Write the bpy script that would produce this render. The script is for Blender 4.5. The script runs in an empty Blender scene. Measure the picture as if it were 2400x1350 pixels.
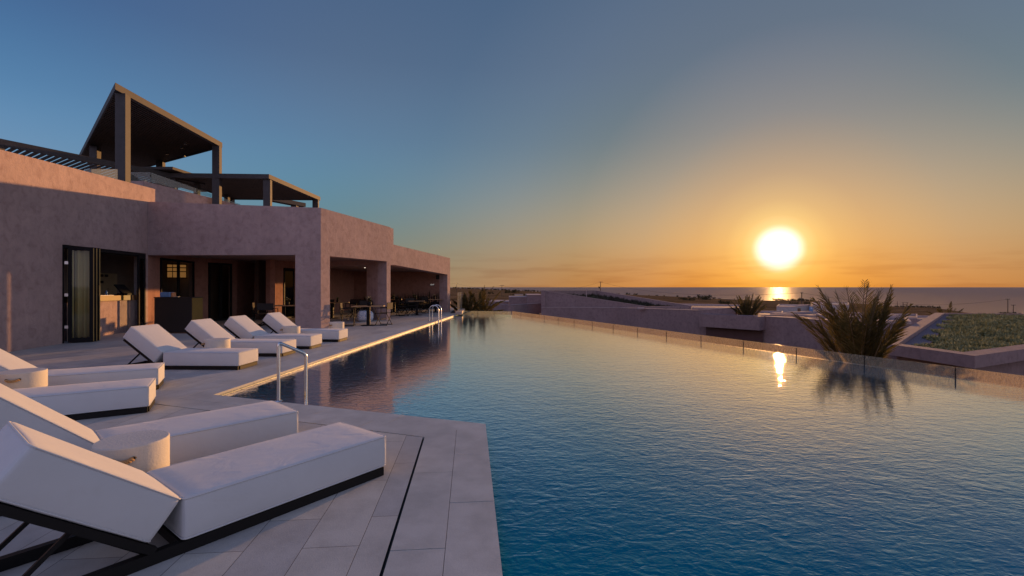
import bpy, bmesh, math, random
from math import sin, cos, pi, radians, sqrt, atan2
from mathutils import Vector, Matrix

random.seed(7)
sc = bpy.context.scene
COL = sc.collection
H = 1.45          # eye height above the deck
F = 1100.0        # focal length in photo pixels (2400 wide)

# ------------------------------------------------------------ camera
cam = bpy.data.cameras.new('camera')
cam.lens = 16.5; cam.sensor_width = 36.0; cam.shift_y = -2/2400
cam.clip_start = 0.05; cam.clip_end = 400000
camo = bpy.data.objects.new('camera', cam); COL.objects.link(camo)
camo.location = (0, 0, H); camo.rotation_euler = (pi/2, 0, 0)
sc.camera = camo

# ------------------------------------------------------------ light
SUN_AZ, SUN_EL = 29.6, 4.07           # to the right of +Y, above the sea
SD = Vector((sin(radians(SUN_AZ))*cos(radians(SUN_EL)), cos(radians(SUN_AZ))*cos(radians(SUN_EL)), sin(radians(SUN_EL))))
sun = bpy.data.lights.new('sun', 'SUN'); sun.energy = 4.9; sun.angle = radians(0.6); sun.color = (1.0, 0.49, 0.165)
suno = bpy.data.objects.new('sun', sun); COL.objects.link(suno)
suno.rotation_euler = SD.to_track_quat('Z', 'Y').to_euler()

sc.view_settings.view_transform = 'Standard'; sc.view_settings.look = 'None'
sc.view_settings.exposure = 0; sc.view_settings.gamma = 1
sc.render.engine = 'CYCLES'
cy = sc.cycles
cy.use_denoising = True
cy.max_bounces = 7; cy.diffuse_bounces = 3; cy.glossy_bounces = 4; cy.transparent_max_bounces = 12
cy.transmission_bounces = 4; cy.caustics_reflective = False; cy.caustics_refractive = False
cy.sample_clamp_indirect = 4.0

def lin(r, g, b):
    f = lambda c: (c/255/12.92) if c/255 <= 0.04045 else ((c/255+0.055)/1.055)**2.4
    return (f(r), f(g), f(b), 1)

world = bpy.data.worlds.new('World'); sc.world = world; world.use_nodes = True
NT = world.node_tree; NT.nodes.clear()
def wn(t, **k):
    n = NT.nodes.new(t)
    for a, v in k.items(): setattr(n, a, v)
    return n
def wl(a, b): NT.links.new(a, b)
def wmath(op, a, b=None, clamp=False):
    n = wn('ShaderNodeMath', operation=op); n.use_clamp = clamp
    for i, v in enumerate((a, b)):
        if v is None: continue
        if isinstance(v, (int, float)): n.inputs[i].default_value = v
        else: wl(v, n.inputs[i])
    return n.outputs[0]
def wramp(fac, stops, interp='B_SPLINE'):
    n = wn('ShaderNodeValToRGB'); r = n.color_ramp; r.interpolation = interp
    while len(r.elements) < len(stops): r.elements.new(0.5)
    for e, (p, c) in zip(r.elements, stops): e.position = p; e.color = c
    wl(fac, n.inputs[0]); return n.outputs[0]
tc = wn('ShaderNodeTexCoord')
sep = wn('ShaderNodeSeparateXYZ'); wl(tc.outputs['Generated'], sep.inputs[0])
dx, dy, dz = sep.outputs
el = wmath('DIVIDE', wmath('ARCSINE', dz), radians(90), True)      # 0..1 from horizon to zenith
horiz = wmath('SQRT', wmath('ADD', wmath('MULTIPLY', dx, dx), wmath('MULTIPLY', dy, dy)))
saz = (sin(radians(SUN_AZ)), cos(radians(SUN_AZ)))
m = wmath('DIVIDE', wmath('ADD', wmath('MULTIPLY', dx, saz[0]), wmath('MULTIPLY', dy, saz[1])), wmath('MAXIMUM', horiz, 0.001))
rel = wmath('DIVIDE', wmath('ARCCOSINE', m), pi)                    # 0 towards the sun .. 1 away from it
def E(d): return d/90.0
rampB = wramp(el, [(E(0), lin(182, 107, 43)), (E(5), lin(186, 154, 111)), (E(11), lin(138, 139, 132)), (E(17), lin(89, 116, 131)), (E(25), lin(85, 109, 138)), (E(40), lin(66, 91, 120)), (E(90), lin(88, 104, 150))])
rampA = wramp(el, [(E(0), lin(156, 147, 115)), (E(5), lin(98, 129, 125)), (E(11), lin(93, 140, 164)), (E(17), lin(96, 128, 162)), (E(25), lin(88, 108, 137)), (E(40), lin(58, 90, 132)), (E(90), lin(88, 104, 150))])
rampL = wramp(el, [(E(0), lin(162, 152, 131)), (E(5), lin(131, 152, 162)), (E(11), lin(115, 152, 189)), (E(17), lin(83, 132, 175)), (E(25), lin(61, 94, 143)), (E(40), lin(62, 89, 139)), (E(90), lin(88, 104, 150))])
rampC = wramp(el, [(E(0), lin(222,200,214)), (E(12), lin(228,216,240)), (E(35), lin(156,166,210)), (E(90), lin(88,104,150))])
def wmix(f, a, b):
    n = wn('ShaderNodeMix', data_type='RGBA'); n.clamp_factor = True
    wl(f, n.inputs['Factor']); wl(a, n.inputs['A']); wl(b, n.inputs['B']); return n.outputs['Result']
def wmr(v, a, b):
    n = wn('ShaderNodeMapRange'); n.interpolation_type = 'SMOOTHSTEP'
    wl(v, n.inputs[0]); n.inputs[1].default_value = a; n.inputs[2].default_value = b; return n.outputs[0]
c1 = wmix(wmr(rel, 8/180, 60/180), rampB, rampA)
c2 = wmix(wmr(rel, 45/180, 85/180), c1, rampL)
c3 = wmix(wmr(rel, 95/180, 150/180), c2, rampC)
# added brightness in the unseen sky at the right, lifts the shaded walls
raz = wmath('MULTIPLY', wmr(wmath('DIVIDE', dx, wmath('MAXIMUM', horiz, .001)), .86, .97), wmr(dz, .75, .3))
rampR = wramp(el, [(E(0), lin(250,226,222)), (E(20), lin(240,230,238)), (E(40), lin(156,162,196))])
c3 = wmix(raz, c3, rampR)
# the sun and the glow of the air round it
dotn = wn('ShaderNodeVectorMath', operation='DOT_PRODUCT'); wl(tc.outputs['Generated'], dotn.inputs[0]); dotn.inputs[1].default_value = SD
ang = wmath('DIVIDE', wmath('ARCCOSINE', wmath('MINIMUM', dotn.outputs['Value'], 0.9999999)), radians(40), True)
def A_(d): return d/40.0
glow = wramp(ang, [(A_(0), (1.0,.80,.40,1)), (A_(2.4), (.74,.47,.13,1)), (A_(3.6), (.53,.29,.03,1)), (A_(5.2), (.40,.185,.005,1)), (A_(8), (.285,.117,.0,1)), (A_(14), (.145,.075,.021,1)), (A_(22), (.045,.027,0,1)), (A_(30), (.028,.021,.014,1)), (A_(40), (0,0,0,1))], 'LINEAR')
core = wmr(ang, A_(2.75), A_(1.3))
coren = wn('ShaderNodeMix', data_type='RGBA', blend_type='ADD'); coren.inputs['Factor'].default_value = 1
wl(c3, coren.inputs['A']); wl(glow, coren.inputs['B'])
corev = wn('ShaderNodeVectorMath', operation='SCALE'); corev.inputs[0].default_value = (.55, .60, .85); wl(core, corev.inputs['Scale'])
addc = wn('ShaderNodeVectorMath', operation='ADD'); wl(coren.outputs['Result'], addc.inputs[0]); wl(corev.outputs[0], addc.inputs[1])
# thin uneven cloud bank low above the sea
cmap = wn('ShaderNodeMapping'); cmap.inputs['Scale'].default_value = (6, 6, 60); wl(tc.outputs['Generated'], cmap.inputs[0])
cn = wn('ShaderNodeTexNoise'); cn.inputs['Scale'].default_value = 1.3; cn.inputs['Detail'].default_value = 6; wl(cmap.outputs[0], cn.inputs['Vector'])
cband = wmath('MULTIPLY', wmr(cn.outputs[0], .42, .68), wmr(el, E(5), E(1.2)))
cdark = wn('ShaderNodeMix', data_type='RGBA', blend_type='MULTIPLY'); wl(wmath('MULTIPLY', cband, .45), cdark.inputs['Factor'])
wl(addc.outputs[0], cdark.inputs['A']); cdark.inputs['B'].default_value = (.72,.60,.58,1)
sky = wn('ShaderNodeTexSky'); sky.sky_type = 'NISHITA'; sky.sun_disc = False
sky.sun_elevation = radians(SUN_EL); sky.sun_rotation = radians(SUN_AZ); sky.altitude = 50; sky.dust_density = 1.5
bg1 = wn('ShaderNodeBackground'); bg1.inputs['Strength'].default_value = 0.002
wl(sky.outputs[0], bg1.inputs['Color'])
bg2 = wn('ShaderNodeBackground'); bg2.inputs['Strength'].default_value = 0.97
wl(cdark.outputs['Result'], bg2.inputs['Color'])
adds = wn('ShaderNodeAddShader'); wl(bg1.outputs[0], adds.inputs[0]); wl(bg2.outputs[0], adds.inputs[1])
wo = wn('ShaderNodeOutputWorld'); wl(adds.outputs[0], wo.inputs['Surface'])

# ------------------------------------------------------------ helpers
def at(px, py, Y):                      # the world point seen at a photo pixel at depth Y (used while measuring the place)
    return Vector(((px-1200)/F*Y, Y, H-(py-673)/F*Y))
def ground(px, py, z=0.0):
    return at(px, py, F*(H-z)/(py-673))

class MB:
    """collects vertices and faces and links them as ONE mesh object"""
    def __init__(s): s.v = []; s.f = []; s.sm = []
    def add(s, vs, fs, smooth=False):
        o = len(s.v); s.v += [tuple(x) for x in vs]
        for f in fs: s.f.append(tuple(i+o for i in f)); s.sm.append(smooth)
        return s
    def box(s, c, d, rz=0, M=None):
        x, y, z = d[0]/2, d[1]/2, d[2]/2
        R = Matrix.Rotation(rz, 3, 'Z') if M is None else M
        vs = [Vector(c)+R@Vector((a*x, b*y, e*z)) for a in (-1,1) for b in (-1,1) for e in (-1,1)]
        return s.add(vs, [(0,1,3,2),(4,6,7,5),(0,4,5,1),(2,3,7,6),(0,2,6,4),(1,5,7,3)])
    def hexa(s, b4, t4):                # bottom and top quads, same order
        return s.add(list(b4)+list(t4), [(3,2,1,0),(4,5,6,7),(0,1,5,4),(1,2,6,5),(2,3,7,6),(3,0,4,7)])
    def prism(s, poly, z0, z1):
        n = len(poly)
        z0s = z0 if isinstance(z0, (list, tuple)) else [z0]*n
        z1s = z1 if isinstance(z1, (list, tuple)) else [z1]*n
        vs = [(p[0], p[1], z0s[i]) for i, p in enumerate(poly)]+[(p[0], p[1], z1s[i]) for i, p in enumerate(poly)]
        fs = [tuple(range(n-1, -1, -1)), tuple(range(n, 2*n))]+[(i, (i+1) % n, n+(i+1) % n, n+i) for i in range(n)]
        return s.add(vs, fs)
    def tube(s, pts, r, n=8, closed=False, caps=True):
        pts = [Vector(p) for p in pts]; k = len(pts); rs = r if isinstance(r, (list, tuple)) else [r]*k
        rings = []; up = None
        for i, p in enumerate(pts):
            a = pts[i-1] if (i > 0 or closed) else p; b = pts[(i+1) % k] if (i < k-1 or closed) else p
            t = (b-a).normalized()
            if up is None: up = Vector((0,0,1)) if abs(t.z) < .9 else Vector((1,0,0))
            u = t.cross(up).normalized(); w = u.cross(t).normalized(); up = w
            rings.append([p+(u*cos(2*pi*j/n)+w*sin(2*pi*j/n))*rs[i] for j in range(n)])
        vs = [x for g in rings for x in g]; fs = []
        for i in range(k if closed else k-1):
            a, b = i*n, ((i+1) % k)*n
            for j in range(n): fs.append((a+j, a+(j+1) % n, b+(j+1) % n, b+j))
        s.add(vs, fs, True)
        if caps and not closed: s.add(rings[0], [tuple(range(n-1,-1,-1))]); s.add(rings[-1], [tuple(range(n))])
        return s
    def bar(s, a, b, w, h=None, up=(0,0,1)):   # rectangular bar between two points
        a, b = Vector(a), Vector(b); h = h or w; t = (b-a).normalized()
        u = t.cross(Vector(up))
        if u.length < 1e-3: u = t.cross(Vector((1,0,0)))
        u.normalize(); v = u.cross(t)
        q = lambda p: [p-u*w/2-v*h/2, p+u*w/2-v*h/2, p+u*w/2+v*h/2, p-u*w/2+v*h/2]
        return s.hexa(q(a), q(b))
    def lathe(s, c, prof, n=32):
        c = Vector(c); vs = []; k = len(prof)
        for r, z in prof:
            for j in range(n): vs.append(c+Vector((r*cos(2*pi*j/n), r*sin(2*pi*j/n), z)))
        fs = [(i*n+j, i*n+(j+1) % n, (i+1)*n+(j+1) % n, (i+1)*n+j) for i in range(k-1) for j in range(n)]
        return s.add(vs, fs, True)
    def build(s, name, mat, parent=None, fixn=True, uv=None):
        me = bpy.data.meshes.new(name); me.from_pydata(s.v, [], s.f); me.update()
        me.polygons.foreach_set('use_smooth', s.sm)
        if fixn:
            bm = bmesh.new(); bm.from_mesh(me); bmesh.ops.recalc_face_normals(bm, faces=bm.faces); bm.to_mesh(me); bm.free()
        me.materials.append(mat)
        o = bpy.data.objects.new(name, me); COL.objects.link(o)
        if parent: o.parent = parent
        return o

def bevel(o, w=.01, seg=2, ang=35):
    b = o.modifiers.new('bevel', 'BEVEL'); b.width = w; b.segments = seg; b.limit_method = 'ANGLE'; b.angle_limit = radians(ang)
    b.harden_normals = False
    return o
def tag(o, label=None, cat=None, group=None, kind=None):
    if label: o['label'] = label
    if cat: o['category'] = cat
    if group: o['group'] = group
    if kind: o['kind'] = kind
    return o
def thing(name, label, cat, loc=(0,0,0), rz=0, group=None):
    o = bpy.data.objects.new(name, None); COL.objects.link(o)
    o.empty_display_size = .2; o.location = loc; o.rotation_euler = (0,0,rz)
    return tag(o, label, cat, group)
def copy_tree(src, loc=None, rz=None, label=None, scale=None, parent=None):
    c = src.copy(); COL.objects.link(c); c.parent = parent
    if loc is not None: c.location = loc
    if rz is not None: c.rotation_euler = (0,0,rz)
    if scale is not None: c.scale = (scale,)*3 if isinstance(scale, (int,float)) else scale
    if label: c['label'] = label
    for ch in [x for x in src.children]: copy_tree(ch, parent=c)
    return c

# ------------------------------------------------------------ materials
def newmat(name):
    m_ = bpy.data.materials.new(name); m_.use_nodes = True
    return m_, m_.node_tree, m_.node_tree.nodes['Principled BSDF']
def coords(nt, scale=(1,1,1), rot=(0,0,0), kind='Object', loc=(0,0,0)):
    t = nt.nodes.new('ShaderNodeTexCoord'); mp = nt.nodes.new('ShaderNodeMapping')
    mp.inputs['Scale'].default_value = scale; mp.inputs['Rotation'].default_value = rot; mp.inputs['Location'].default_value = loc
    nt.links.new(t.outputs[kind], mp.inputs[0]); return mp.outputs[0]
def noise(nt, vec, scale, detail=4, rough=.55, dist=0):
    n = nt.nodes.new('ShaderNodeTexNoise'); n.inputs['Scale'].default_value = scale; n.inputs['Detail'].default_value = detail
    n.inputs['Roughness'].default_value = rough; n.inputs['Distortion'].default_value = dist
    nt.links.new(vec, n.inputs['Vector']); return n.outputs[0]
def ramp(nt, fac, stops, interp='LINEAR'):
    n = nt.nodes.new('ShaderNodeValToRGB'); r = n.color_ramp; r.interpolation = interp
    while len(r.elements) < len(stops): r.elements.new(.5)
    for e, (p, c) in zip(r.elements, stops): e.position = p; e.color = (*c, 1) if len(c) == 3 else c
    nt.links.new(fac, n.inputs[0]); return n.outputs[0]
def mixc(nt, f, a, b, mode='MIX'):
    n = nt.nodes.new('ShaderNodeMix'); n.data_type = 'RGBA'; n.blend_type = mode
    for k, v in (('Factor', f), ('A', a), ('B', b)):
        if isinstance(v, bpy.types.NodeSocket): nt.links.new(v, n.inputs[k])
        elif k == 'Factor': n.inputs[k].default_value = v
        else: n.inputs[k].default_value = (*v, 1) if len(v) == 3 else v
    return n.outputs['Result']
def mth(nt, op, a, b=None, c=None, clamp=False):
    n = nt.nodes.new('ShaderNodeMath'); n.operation = op; n.use_clamp = clamp
    for i, v in enumerate((a, b, c)):
        if v is None: continue
        if isinstance(v, bpy.types.NodeSocket): nt.links.new(v, n.inputs[i])
        else: n.inputs[i].default_value = v
    return n.outputs[0]
def bump(nt, h, strength, dist, normal=None):
    n = nt.nodes.new('ShaderNodeBump'); n.inputs['Strength'].default_value = strength; n.inputs['Distance'].default_value = dist
    nt.links.new(h, n.inputs['Height'])
    if normal is not None: nt.links.new(normal, n.inputs['Normal'])
    return n.outputs[0]
def simple(name, col, rough=.6, metal=0, var=.12, vs=3, bs=0, bscale=40, spec=.5, coat=0):
    m_, nt, p = newmat(name); v = coords(nt)
    n = noise(nt, v, vs, 5)
    c = ramp(nt, n, [(.3, tuple(x*(1-var) for x in col)), (.7, tuple(min(1, x*(1+var)) for x in col))])
    nt.links.new(c, p.inputs['Base Color']); p.inputs['Roughness'].default_value = rough; p.inputs['Metallic'].default_value = metal
    p.inputs['Specular IOR Level'].default_value = spec; p.inputs['Coat Weight'].default_value = coat
    if bs: nt.links.new(bump(nt, noise(nt, v, bscale, 4), bs, .01), p.inputs['Normal'])
    return m_

def plaster(name, col, trowel=.5):
    m_, nt, p = newmat(name); v = coords(nt)
    big = noise(nt, v, .9, 5, .6)
    mid = noise(nt, v, 5, 6, .6, .6)
    c1 = ramp(nt, big, [(.3, tuple(x*.9 for x in col)), (.72, tuple(x*1.08 for x in col))])
    c2 = ramp(nt, mid, [(.30, (.76,.72,.72)), (.5, (1,1,1)), (.72, (1.13,1.11,1.08))])
    c = mixc(nt, .8, c1, c2, 'MULTIPLY')
    # faint run marks below the coping
    vv = coords(nt, (3, 3, .12)); st = noise(nt, vv, 2.2, 5, .6)
    c = mixc(nt, .5, c, ramp(nt, st, [(.4, (1,1,1)), (.75, (.86,.84,.85))]), 'MULTIPLY')
    nt.links.new(c, p.inputs['Base Color']); p.inputs['Roughness'].default_value = .85; p.inputs['Specular IOR Level'].default_value = .08
    # trowelled skim: stretched ridges at two scales plus grit
    va = coords(nt, (1.0, 1.0, .55)); r1 = noise(nt, va, 7, 4, .6, 1.6)
    ridge = ramp(nt, r1, [(.42, (0,0,0)), (.5, (1,1,1)), (.58, (0,0,0))])
    grit = noise(nt, v, 60, 4, .6)
    lump = noise(nt, v, 2.2, 3)
    h = mth(nt, 'ADD', mth(nt, 'MULTIPLY', ridge, .35), mth(nt, 'ADD', mth(nt, 'MULTIPLY', grit, .25), mth(nt, 'MULTIPLY', lump, 1.2)))
    nt.links.new(bump(nt, h, trowel, .022), p.inputs['Normal'])
    return m_
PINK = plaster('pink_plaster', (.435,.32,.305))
PINK_BOUNCE = plaster('bounce_lit_pink_plaster', (.40,.215,.165), .3)  # same pink plaster, reddened to carry warm bounced light
PINKB = plaster('pale_pink_plaster', (.30,.215,.215), .3)
CAP = simple('pale_coping', (.44,.33,.32), .9, vs=2, bs=.2, spec=.05)
ROOMW = simple('grey_brown_paint', (.30,.24,.23), .8, bs=.1)

def stone(name, rot, rows=True):
    m_, nt, p = newmat(name); v = coords(nt, rot=(0,0,rot))
    base = (.505,.50,.475)
    big = noise(nt, v, .7, 4, .6); mid = noise(nt, v, 4, 6, .65)
    c = ramp(nt, big, [(.3, tuple(x*.84 for x in base)), (.7, tuple(x*1.1 for x in base))])
    c = mixc(nt, .8, c, ramp(nt, mid, [(.3, (.80,.78,.76)), (.6, (1.04,1.04,1.04))]), 'MULTIPLY')
    grit = noise(nt, v, 150, 3, .7); hgt = mth(nt, 'MULTIPLY', grit, .5)
    # pitted honed limestone
    pit = noise(nt, v, 45, 5, .7)
    hgt = mth(nt, 'ADD', hgt, mth(nt, 'MULTIPLY', pit, .6))
    c = mixc(nt, .6, c, ramp(nt, grit, [(.3, (.82,.82,.82)), (.65, (1.06,1.06,1.06))]), 'MULTIPLY')
    if rows:
        b = nt.nodes.new('ShaderNodeTexBrick'); nt.links.new(v, b.inputs['Vector'])
        b.inputs['Scale'].default_value = 1; b.inputs['Brick Width'].default_value = .90; b.inputs['Row Height'].default_value = .31
        b.inputs['Mortar Size'].default_value = .0022; b.inputs['Mortar Smooth'].default_value = .3; b.offset = .37; b.offset_frequency = 2
        b.inputs['Color1'].default_value = (.86,.86,.88,1); b.inputs['Color2'].default_value = (1.08,1.05,1.0,1); b.inputs['Mortar'].default_value = (.22,.2,.19,1)
        c = mixc(nt, 1, c, b.outputs['Color'], 'MULTIPLY')
        hgt = mth(nt, 'SUBTRACT', hgt, mth(nt, 'MULTIPLY', b.outputs['Fac'], 1.5))
    nt.links.new(c, p.inputs['Base Color'])
    nt.links.new(ramp(nt, mid, [(.3, (.5,)*3), (.7, (.72,)*3)]), p.inputs['Roughness'])
    p.inputs['Specular IOR Level'].default_value = .35
    nt.links.new(bump(nt, hgt, .35, .004), p.inputs['Normal'])
    return m_

def fabric(name, col):
    m_, nt, p = newmat(name); v = coords(nt)
    n = noise(nt, v, 2.5, 4); c = ramp(nt, n, [(.3, tuple(x*.93 for x in col)), (.7, col)])
    st = noise(nt, coords(nt, loc=(3,1,0)), 9, 5, .7)
    c = mixc(nt, .5, c, ramp(nt, st, [(.55, (1,1,1)), (.8, (.93,.91,.88))]), 'MULTIPLY')
    nt.links.new(c, p.inputs['Base Color']); p.inputs['Roughness'].default_value = .8; p.inputs['Sheen Weight'].default_value = .15
    p.inputs['Specular IOR Level'].default_value = .2
    wr = noise(nt, coords(nt, (1,1.8,1.3)), 4.5, 3, .5, 1.2); we = noise(nt, v, 260, 2)
    h = mth(nt, 'ADD', wr, mth(nt, 'MULTIPLY', we, .06))
    nt.links.new(bump(nt, h, .22, .02), p.inputs['Normal'])
    return m_
WHITE = fabric('white_outdoor_fabric', (.60,.61,.625))
FRAME = simple('black_powder_coat', (.010,.009,.009), .6, spec=.2)
BLACKM = simple('black_metal', (.012,.011,.012), .6, spec=.15)
BRONZE = simple('dark_bronze_metal', (.052,.047,.050), .7, .0, var=.15, vs=6)
SLAT = simple('dark_wood_slat', (.050,.032,.027), .6, var=.35, vs=4)
DARKF = simple('dark_canvas', (.028,.024,.022), .85, bs=.2, bscale=200)
TABLEW = simple('warm_timber', (.36,.22,.11), .5, var=.2, vs=5)
STEEL = simple('brushed_steel', (.60,.61,.625), .22, 1.0, var=.05)
CONC = simple('pale_concrete', (.60,.56,.50), .7, var=.08, vs=4, bs=.25, bscale=60)
ROPE = simple('hemp_rope', (.46,.27,.12), .9, var=.35, vs=30, bs=.5, bscale=120)
BARBLK = simple('bar_dark_stone', (.020,.016,.015), .5)
BRASS = simple('brushed_brass_panel', (.20,.125,.025), .55, .0)
LEAF = None
def leafm(name, c0, c1, trans=.25, vs=1.2):
    m_, nt, p = newmat(name); v = coords(nt); n = noise(nt, v, vs, 4, .7)
    c = ramp(nt, n, [(.3, c0), (.7, c1)])
    nt.links.new(c, p.inputs['Base Color']); p.inputs['Roughness'].default_value = .8; p.inputs['Specular IOR Level'].default_value = .08
    t = nt.nodes.new('ShaderNodeBsdfTranslucent'); nt.links.new(c, t.inputs[0])
    mx = nt.nodes.new('ShaderNodeMixShader'); mx.inputs[0].default_value = trans
    nt.links.new(p.outputs[0], mx.inputs[1]); nt.links.new(t.outputs[0], mx.inputs[2])
    nt.links.new(mx.outputs[0], nt.nodes['Material Output'].inputs[0]); return m_
PALM = leafm('palm_leaf', (.055,.055,.02), (.18,.13,.048), .4, 6)
PALMST = simple('palm_stalk', (.13,.09,.045), .7, var=.3)
BUSHM = leafm('scrub_leaf', (.030,.034,.016), (.085,.07,.035), .15, .4)
SEDUM = leafm('sedum_leaf', (.07,.09,.034), (.38,.37,.2), .2, 1.5)
DRYG = leafm('dark_heather', (.03,.028,.02), (.09,.075,.055), .1, 2)
SOIL = simple('roof_soil', (.08,.075,.045), .95, var=.4, vs=5, bs=.6, bscale=12, spec=0)
GRAV = simple('grey_gravel', (.20,.17,.19), .9, var=.5, vs=45, bs=.9, bscale=50, spec=0)

def glassm(name, tint=(.9,.96,.95), haze=0.0, rough=.02, streak=False, hazecol=(.8,.78,.72), ior=1.5):
    m_, nt, p = newmat(name); nt.nodes.remove(p)
    tr = nt.nodes.new('ShaderNodeBsdfTransparent'); tr.inputs[0].default_value = (*tint, 1)
    gl = nt.nodes.new('ShaderNodeBsdfGlossy'); gl.inputs['Roughness'].default_value = rough; gl.inputs[0].default_value = (1,1,1,1)
    fr = nt.nodes.new('ShaderNodeFresnel'); fr.inputs[0].default_value = ior
    mx = nt.nodes.new('ShaderNodeMixShader'); ge = nt.nodes.new('ShaderNodeNewGeometry')
    nt.links.new(mth(nt, 'MULTIPLY', fr.outputs[0], mth(nt, 'SUBTRACT', 1.0, ge.outputs['Backfacing'])), mx.inputs[0])
    nt.links.new(tr.outputs[0], mx.inputs[1]); nt.links.new(gl.outputs[0], mx.inputs[2]); out = mx.outputs[0]
    if haze:
        d = nt.nodes.new('ShaderNodeBsdfTranslucent'); d.inputs[0].default_value = (*hazecol, 1)
        d2 = nt.nodes.new('ShaderNodeBsdfDiffuse'); d2.inputs[0].default_value = (*hazecol, 1)
        dm = nt.nodes.new('ShaderNodeMixShader'); dm.inputs[0].default_value = .35
        nt.links.new(d.outputs[0], dm.inputs[1]); nt.links.new(d2.outputs[0], dm.inputs[2])
        m2 = nt.nodes.new('ShaderNodeMixShader')
        if streak:
            v = coords(nt, (3,3,1.0)); n = noise(nt, v, 16, 5, .75)
            n2 = noise(nt, coords(nt), .9, 2)
            n = ramp(nt, n, [(.36, (.15,)*3), (.62, (1.15,)*3)])
            f = mth(nt, 'MULTIPLY', mth(nt, 'ADD', mth(nt, 'MULTIPLY', n, .8), mth(nt, 'MULTIPLY', n2, .5)), haze*1.35)
            nt.links.new(f, m2.inputs[0])
        else: m2.inputs[0].default_value = haze
        nt.links.new(out, m2.inputs[1]); nt.links.new(dm.outputs[0], m2.inputs[2]); out = m2.outputs[0]
    nt.links.new(out, nt.nodes['Material Output'].inputs[0]); return m_
GLASS = glassm('clear_glass')
FROST = glassm('misted_glass', (.92,.91,.88), .32, .05, True, (.50,.43,.34))
GLASSD = glassm('tinted_door_glass', (.22,.19,.17), ior=1.12)
GLASSB = glassm('pale_balustrade_glass', (.70,.83,.85), .16)
def emis(name, col, s):
    m_, nt, p = newmat(name); p.inputs['Base Color'].default_value = (*col,1)
    p.inputs['Emission Color'].default_value = (*col,1); p.inputs['Emission Strength'].default_value = s; return m_
LAMPM = emis('downlight_lens', (1,.85,.65), 3)
SIGNM = emis('lit_letters', (.9,.85,.8), .5)

# ------------------------------------------------------------ ground, sea, pool, deck
def interp(tbl, x):
    if x <= tbl[0][0]: return tbl[0][1]
    for (a, p), (b, q) in zip(tbl, tbl[1:]):
        if x <= b: return p+(q-p)*(x-a)/(b-a)
    return tbl[-1][1]
CREST = [(0,672),(900,674),(1060,675),(1150,679),(1200,681),(1270,684),(1400,688),(1500,691.5),(1600,696),(1650,699),(1720,702),(1800,704.5),(1900,705),(1960,708),(2050,714),(2100,719),(2190,721),(2275,734),(2400,738),(3000,742)]
def crest(az):                                   # the edge of the land seen against the sea
    if abs(az) > radians(62): return 900.0, -14.0
    px = 1200+F*math.tan(az); y = interp(CREST, px)
    R = interp([(900,1500),(1200,1100),(1700,800),(2200,600),(3000,450)], px)
    Yc = R*cos(az); return R, H-(y-673)/F*Yc
def land_z(x, y):
    r = sqrt(x*x+y*y); az = atan2(x, y); R, zc = crest(az)
    z0 = -4.2
    if r < 60: return z0
    if r <= R:
        t = (r-60)/(R-60)
        # so that the ground keeps below the line of sight to the crest
        z = z0+(zc-z0)*t
        return z+ .35*sin(x*.031+y*.017)*min(1, t*8)*(1-t)
    return zc-(r-R)*.25
mb = MB(); azs = [radians(a) for a in [x*.5 for x in range(-130, 131)]]+[radians(a) for a in range(68, 296, 6)]
rad = [0.5, 20, 60, 90, 130, 180, 240, 310, 390, 480, 580, 690]
nr = len(rad)+9
vs = []
for a in azs:
    R, zc = crest(a)
    rr = [r for r in rad if r < R*.9]; rr += [rr[-1]+(R-rr[-1])*(k+1)/(nr-1-len(rr)) for k in range(nr-1-len(rr))]; rr.append(R+140)
    for r in rr:
        x, y = r*sin(a), r*cos(a); vs.append((x, y, land_z(x, y)))
n = len(azs); fs = [(i*nr+k, ((i+1) % n)*nr+k, ((i+1) % n)*nr+k+1, i*nr+k+1) for i in range(n) for k in range(nr-1)]
mb.add(vs, fs, True)
m_, nt, p = newmat('dry_fields')
v = coords(nt, (1,1,1))
f1 = noise(nt, coords(nt, (.018,.055,.018), rot=(0,0,.25)), 1.6, 4, .55)
f2 = noise(nt, v, .05, 6, .65); f3 = noise(nt, coords(nt, (.02,.05,.02)), 3, 5, .6)
c = ramp(nt, f1, [(.36, (.07,.055,.03)), (.44, (.20,.12,.06)), (.5, (.34,.21,.12)), (.56, (.12,.075,.045)), (.66, (.25,.16,.09))])
c = mixc(nt, .75, c, ramp(nt, f3, [(.35, (.45,.42,.36)), (.6, (1.15,1.1,1.0))]), 'MULTIPLY')
c = mixc(nt, .6, c, ramp(nt, f2, [(.35, (.6,.58,.5)), (.65, (1.2,1.15,1.05))]), 'MULTIPLY')
nt.links.new(c, p.inputs['Base Color']); p.inputs['Roughness'].default_value = 1; p.inputs['Specular IOR Level'].default_value = 0
nt.links.new(bump(nt, f2, .5, 1.5), p.inputs['Normal'])
tag(mb.build('ground', m_, fixn=False), kind='structure')

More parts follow.
